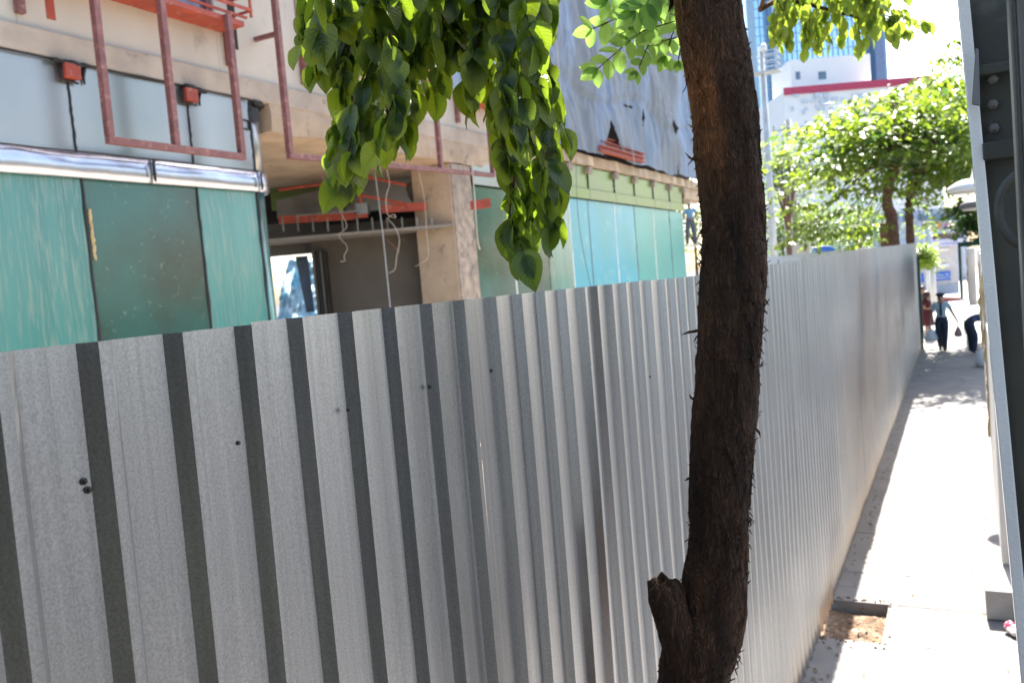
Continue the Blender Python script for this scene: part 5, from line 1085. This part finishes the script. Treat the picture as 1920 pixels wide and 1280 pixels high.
# guard walking toward the camera with two bags
GP = at_g(1768, 658); J = dict(STAND); J.update(elbL=(-.29, 0, 1.13), wriL=(-.40, .05, .90), elbR=(.25, -.02, 1.12), wriR=(.28, .05, .88), kneL=(-.085, .12, .50), ankL=(-.055, .10, .08), toeL=(-.06, .24, .035), kneR=(.08, .05, .48), ankR=(.06, -.14, .10), toeR=(.065, 0, .035))
t, Wp, N = person('guard in light blue shirt, navy tie and beret walking with a bag in each hand', (GP[0], GP[1], 0), math.pi, 1.72, J, M['shirt_blue'], M['navy'], M['hair'])
MB().bar(Wp((0, .118, 1.41)), Wp((0, .146, 1.27)), .05, .012, (0, 1, 0)).bar(Wp((0, .146, 1.27)), Wp((0, .128, 1.05)), .065, .012, (0, 1, 0)).build('tie', M['navy'], t)
MB().lathe(Wp((0, .03, 1.65)), [(.105, -.02), (.125, .02), (.118, .05), (.05, .075)], 18).build('beret', M['navy'], t, smooth=True)
MB().tube([Wp((.135 * math.cos(a), .132 * math.sin(a), .995)) for a in np.linspace(0, 2 * math.pi, 25)], .018, 6).build('belt', M['black'], t, smooth=True)
for sd in 'LR': MB().bar(Wp(np.array(J['sho' + sd]) + (0, -.03, .07)), Wp(np.array(J['sho' + sd]) + (0, .05, .07)), .05, .014).build('epaulette', M['navy'], t)
def bag(p, w_, h_, m, label):
    mb = MB(); prof_ = [(.012, 0), (.02, -.10), (w_ * .32, -h_ * .45), (w_ * .5, -h_ * .75), (w_ * .46, -h_ * .95), (w_ * .2, -h_)]
    mb.lathe(p, prof_[::-1], 14); o_ = np.array(p)
    mb.v = [tuple((np.array(v) - o_) * (1, .7, 1) + o_ + .012 * np.array((noise.noise(Vector(v) * 14), noise.noise(Vector(v) * 14 + Vector((3, 1, 2))), 0))) for v in mb.v]
    tag(mb.build('shopping_bag', m, smooth=True), label, 'bag')
bag(N['palmR'][0] + (0, -.03, -.03), .36, .50, M['plastic_bag'], 'pale blue-white plastic bag carried by the guard beside the fence')
bag(N['palmL'][0] + (0, -.03, -.03), .22, .42, M['brown_bag'], 'brownish plastic bag held out in the guard\'s other hand')
# woman in a maroon dress looking at her phone
WP = at_g(1739, 637); WP = np.array((WP[0] + .03, WP[1], 0)); J = dict(STAND); J.update(head=(0, .06, 1.58), elbL=(-.21, .03, 1.13), wriL=(-.05, .24, 1.12), elbR=(.21, .03, 1.13), wriR=(.08, .25, 1.13), face=(0, .95, -.3))
t, Wp, N = person('woman in a maroon dress looking at her phone by the end of the fence', WP, math.radians(-115), 1.62, J, M['maroon'], M['navy'], M['brown_hair'], dress=True)
MB().ball(Wp((0, .0, 1.60)), (.13, .13, .14), 14, 10).ball(Wp((0, -.03, 1.50)), (.12, .11, .10), 12, 8).build('hair', M['brown_hair'], t, smooth=True)
q = (N['palmL'][0] + N['palmR'][0]) / 2; tag(MB().box(q[0] - .04, q[0] + .04, q[1] - .08, q[1] + .08, q[2] + .02, q[2] + .032).build('phone', M['black'], bevel=.003), 'dark phone held by the woman in the maroon dress', 'phone')
t, Wp, N = person('man with short dark hair half hidden behind the woman in maroon', (WP[0] - .16, WP[1] + 1.6, 0), math.radians(-150), 1.76, dict(STAND), M['navy_shirt'], M['navy'], M['hair'])
# man bending over a sack
BP = at_g(1833, 663); J = dict(STAND); J.update(pelvis=(0, -.10, .93), waist=(0, .06, 1.02), chest=(0, .30, 1.02), neck=(0, .46, .95), head=(0, .58, .88), face=(0, .4, -.9), shoL=(-.18, .34, .98), shoR=(.18, .34, .98), elbL=(-.20, .42, .70), elbR=(.20, .44, .70), wriL=(-.14, .50, .46), wriR=(.14, .52, .46),
         hipL=(-.095, -.10, .88), hipR=(.095, -.10, .88), kneL=(-.11, -.03, .48), kneR=(.11, .03, .48))
person('man in dark blue shirt bending down over a white sack by the boards', (BP[0] - .10, BP[1], 0), math.radians(-70), 1.7, J, M['navy_shirt'], M['navy'], M['hair'])
q = at_g(1843, 686); mb = MB().lathe((q[0] + .1, q[1], 0.004), [(.24, 0), (.28, .12), (.25, .34), (.16, .50), (.07, .58), (.10, .66)], 18); mb.v = [tuple(np.array(v) + .04 * np.array((noise.noise(Vector(v) * 6), noise.noise(Vector(v) * 6 + Vector((9, 2, 1))), 0))) for v in mb.v]
tag(mb.build('sack', M['white_cloth'], smooth=True), 'white sack standing on the pavement under the bending man', 'sack')
# worker on the plank
WK = at_d(1297, 459, 33.5); J = dict(STAND); J.update(elbL=(-.27, -.06, 1.14), wriL=(-.10, -.17, 1.04), elbR=(.27, -.06, 1.14), wriR=(.10, -.17, 1.04), ankL=(-.16, 0, .08), ankR=(.16, 0, .08), toeL=(-.18, .14, .035), toeR=(.18, .14, .035), kneL=(-.13, .02, .48), kneR=(.13, .02, .48))
t, Wp, N = person('worker in blue shirt and white cap standing with hands behind his back', WK, math.radians(25), 1.68, J, M['work_blue'], M['jeans'], M['hair'])
MB().lathe(Wp((0, .02, 1.64)), [(.11, -.03), (.115, .01), (.09, .06), (.03, .085)], 16).box(*(lambda c: (c[0] - .09, c[0] + .09, c[1], c[1] + .14, c[2] - .03, c[2] - .018))(Wp((0, .08, 1.64)))).build('cap', M['white_cloth'], t, smooth=True)
t = thing('scaffold_plank', 'white scaffold plank on poles under the worker in blue', 'scaffold', (WK[0], WK[1], 0))
box('plank', M['white_paint'], t, WK[0] - .8, WK[0] + 1.6, WK[1] - .35, WK[1] + .35, WK[2] - .07, WK[2] - .002)
for x in (-.7, .4, 1.5): box('pole', M['pole_grey'], t, WK[0] + x - .025, WK[0] + x + .025, WK[1] + .36, WK[1] + .41, -.15, WK[2] + 1.0)
for zz in (.55, 1.0): box('guard_rail', M['pole_grey'], t, WK[0] - .8, WK[0] + 1.6, WK[1] + .415, WK[1] + .45, WK[2] + zz, WK[2] + zz + .04)
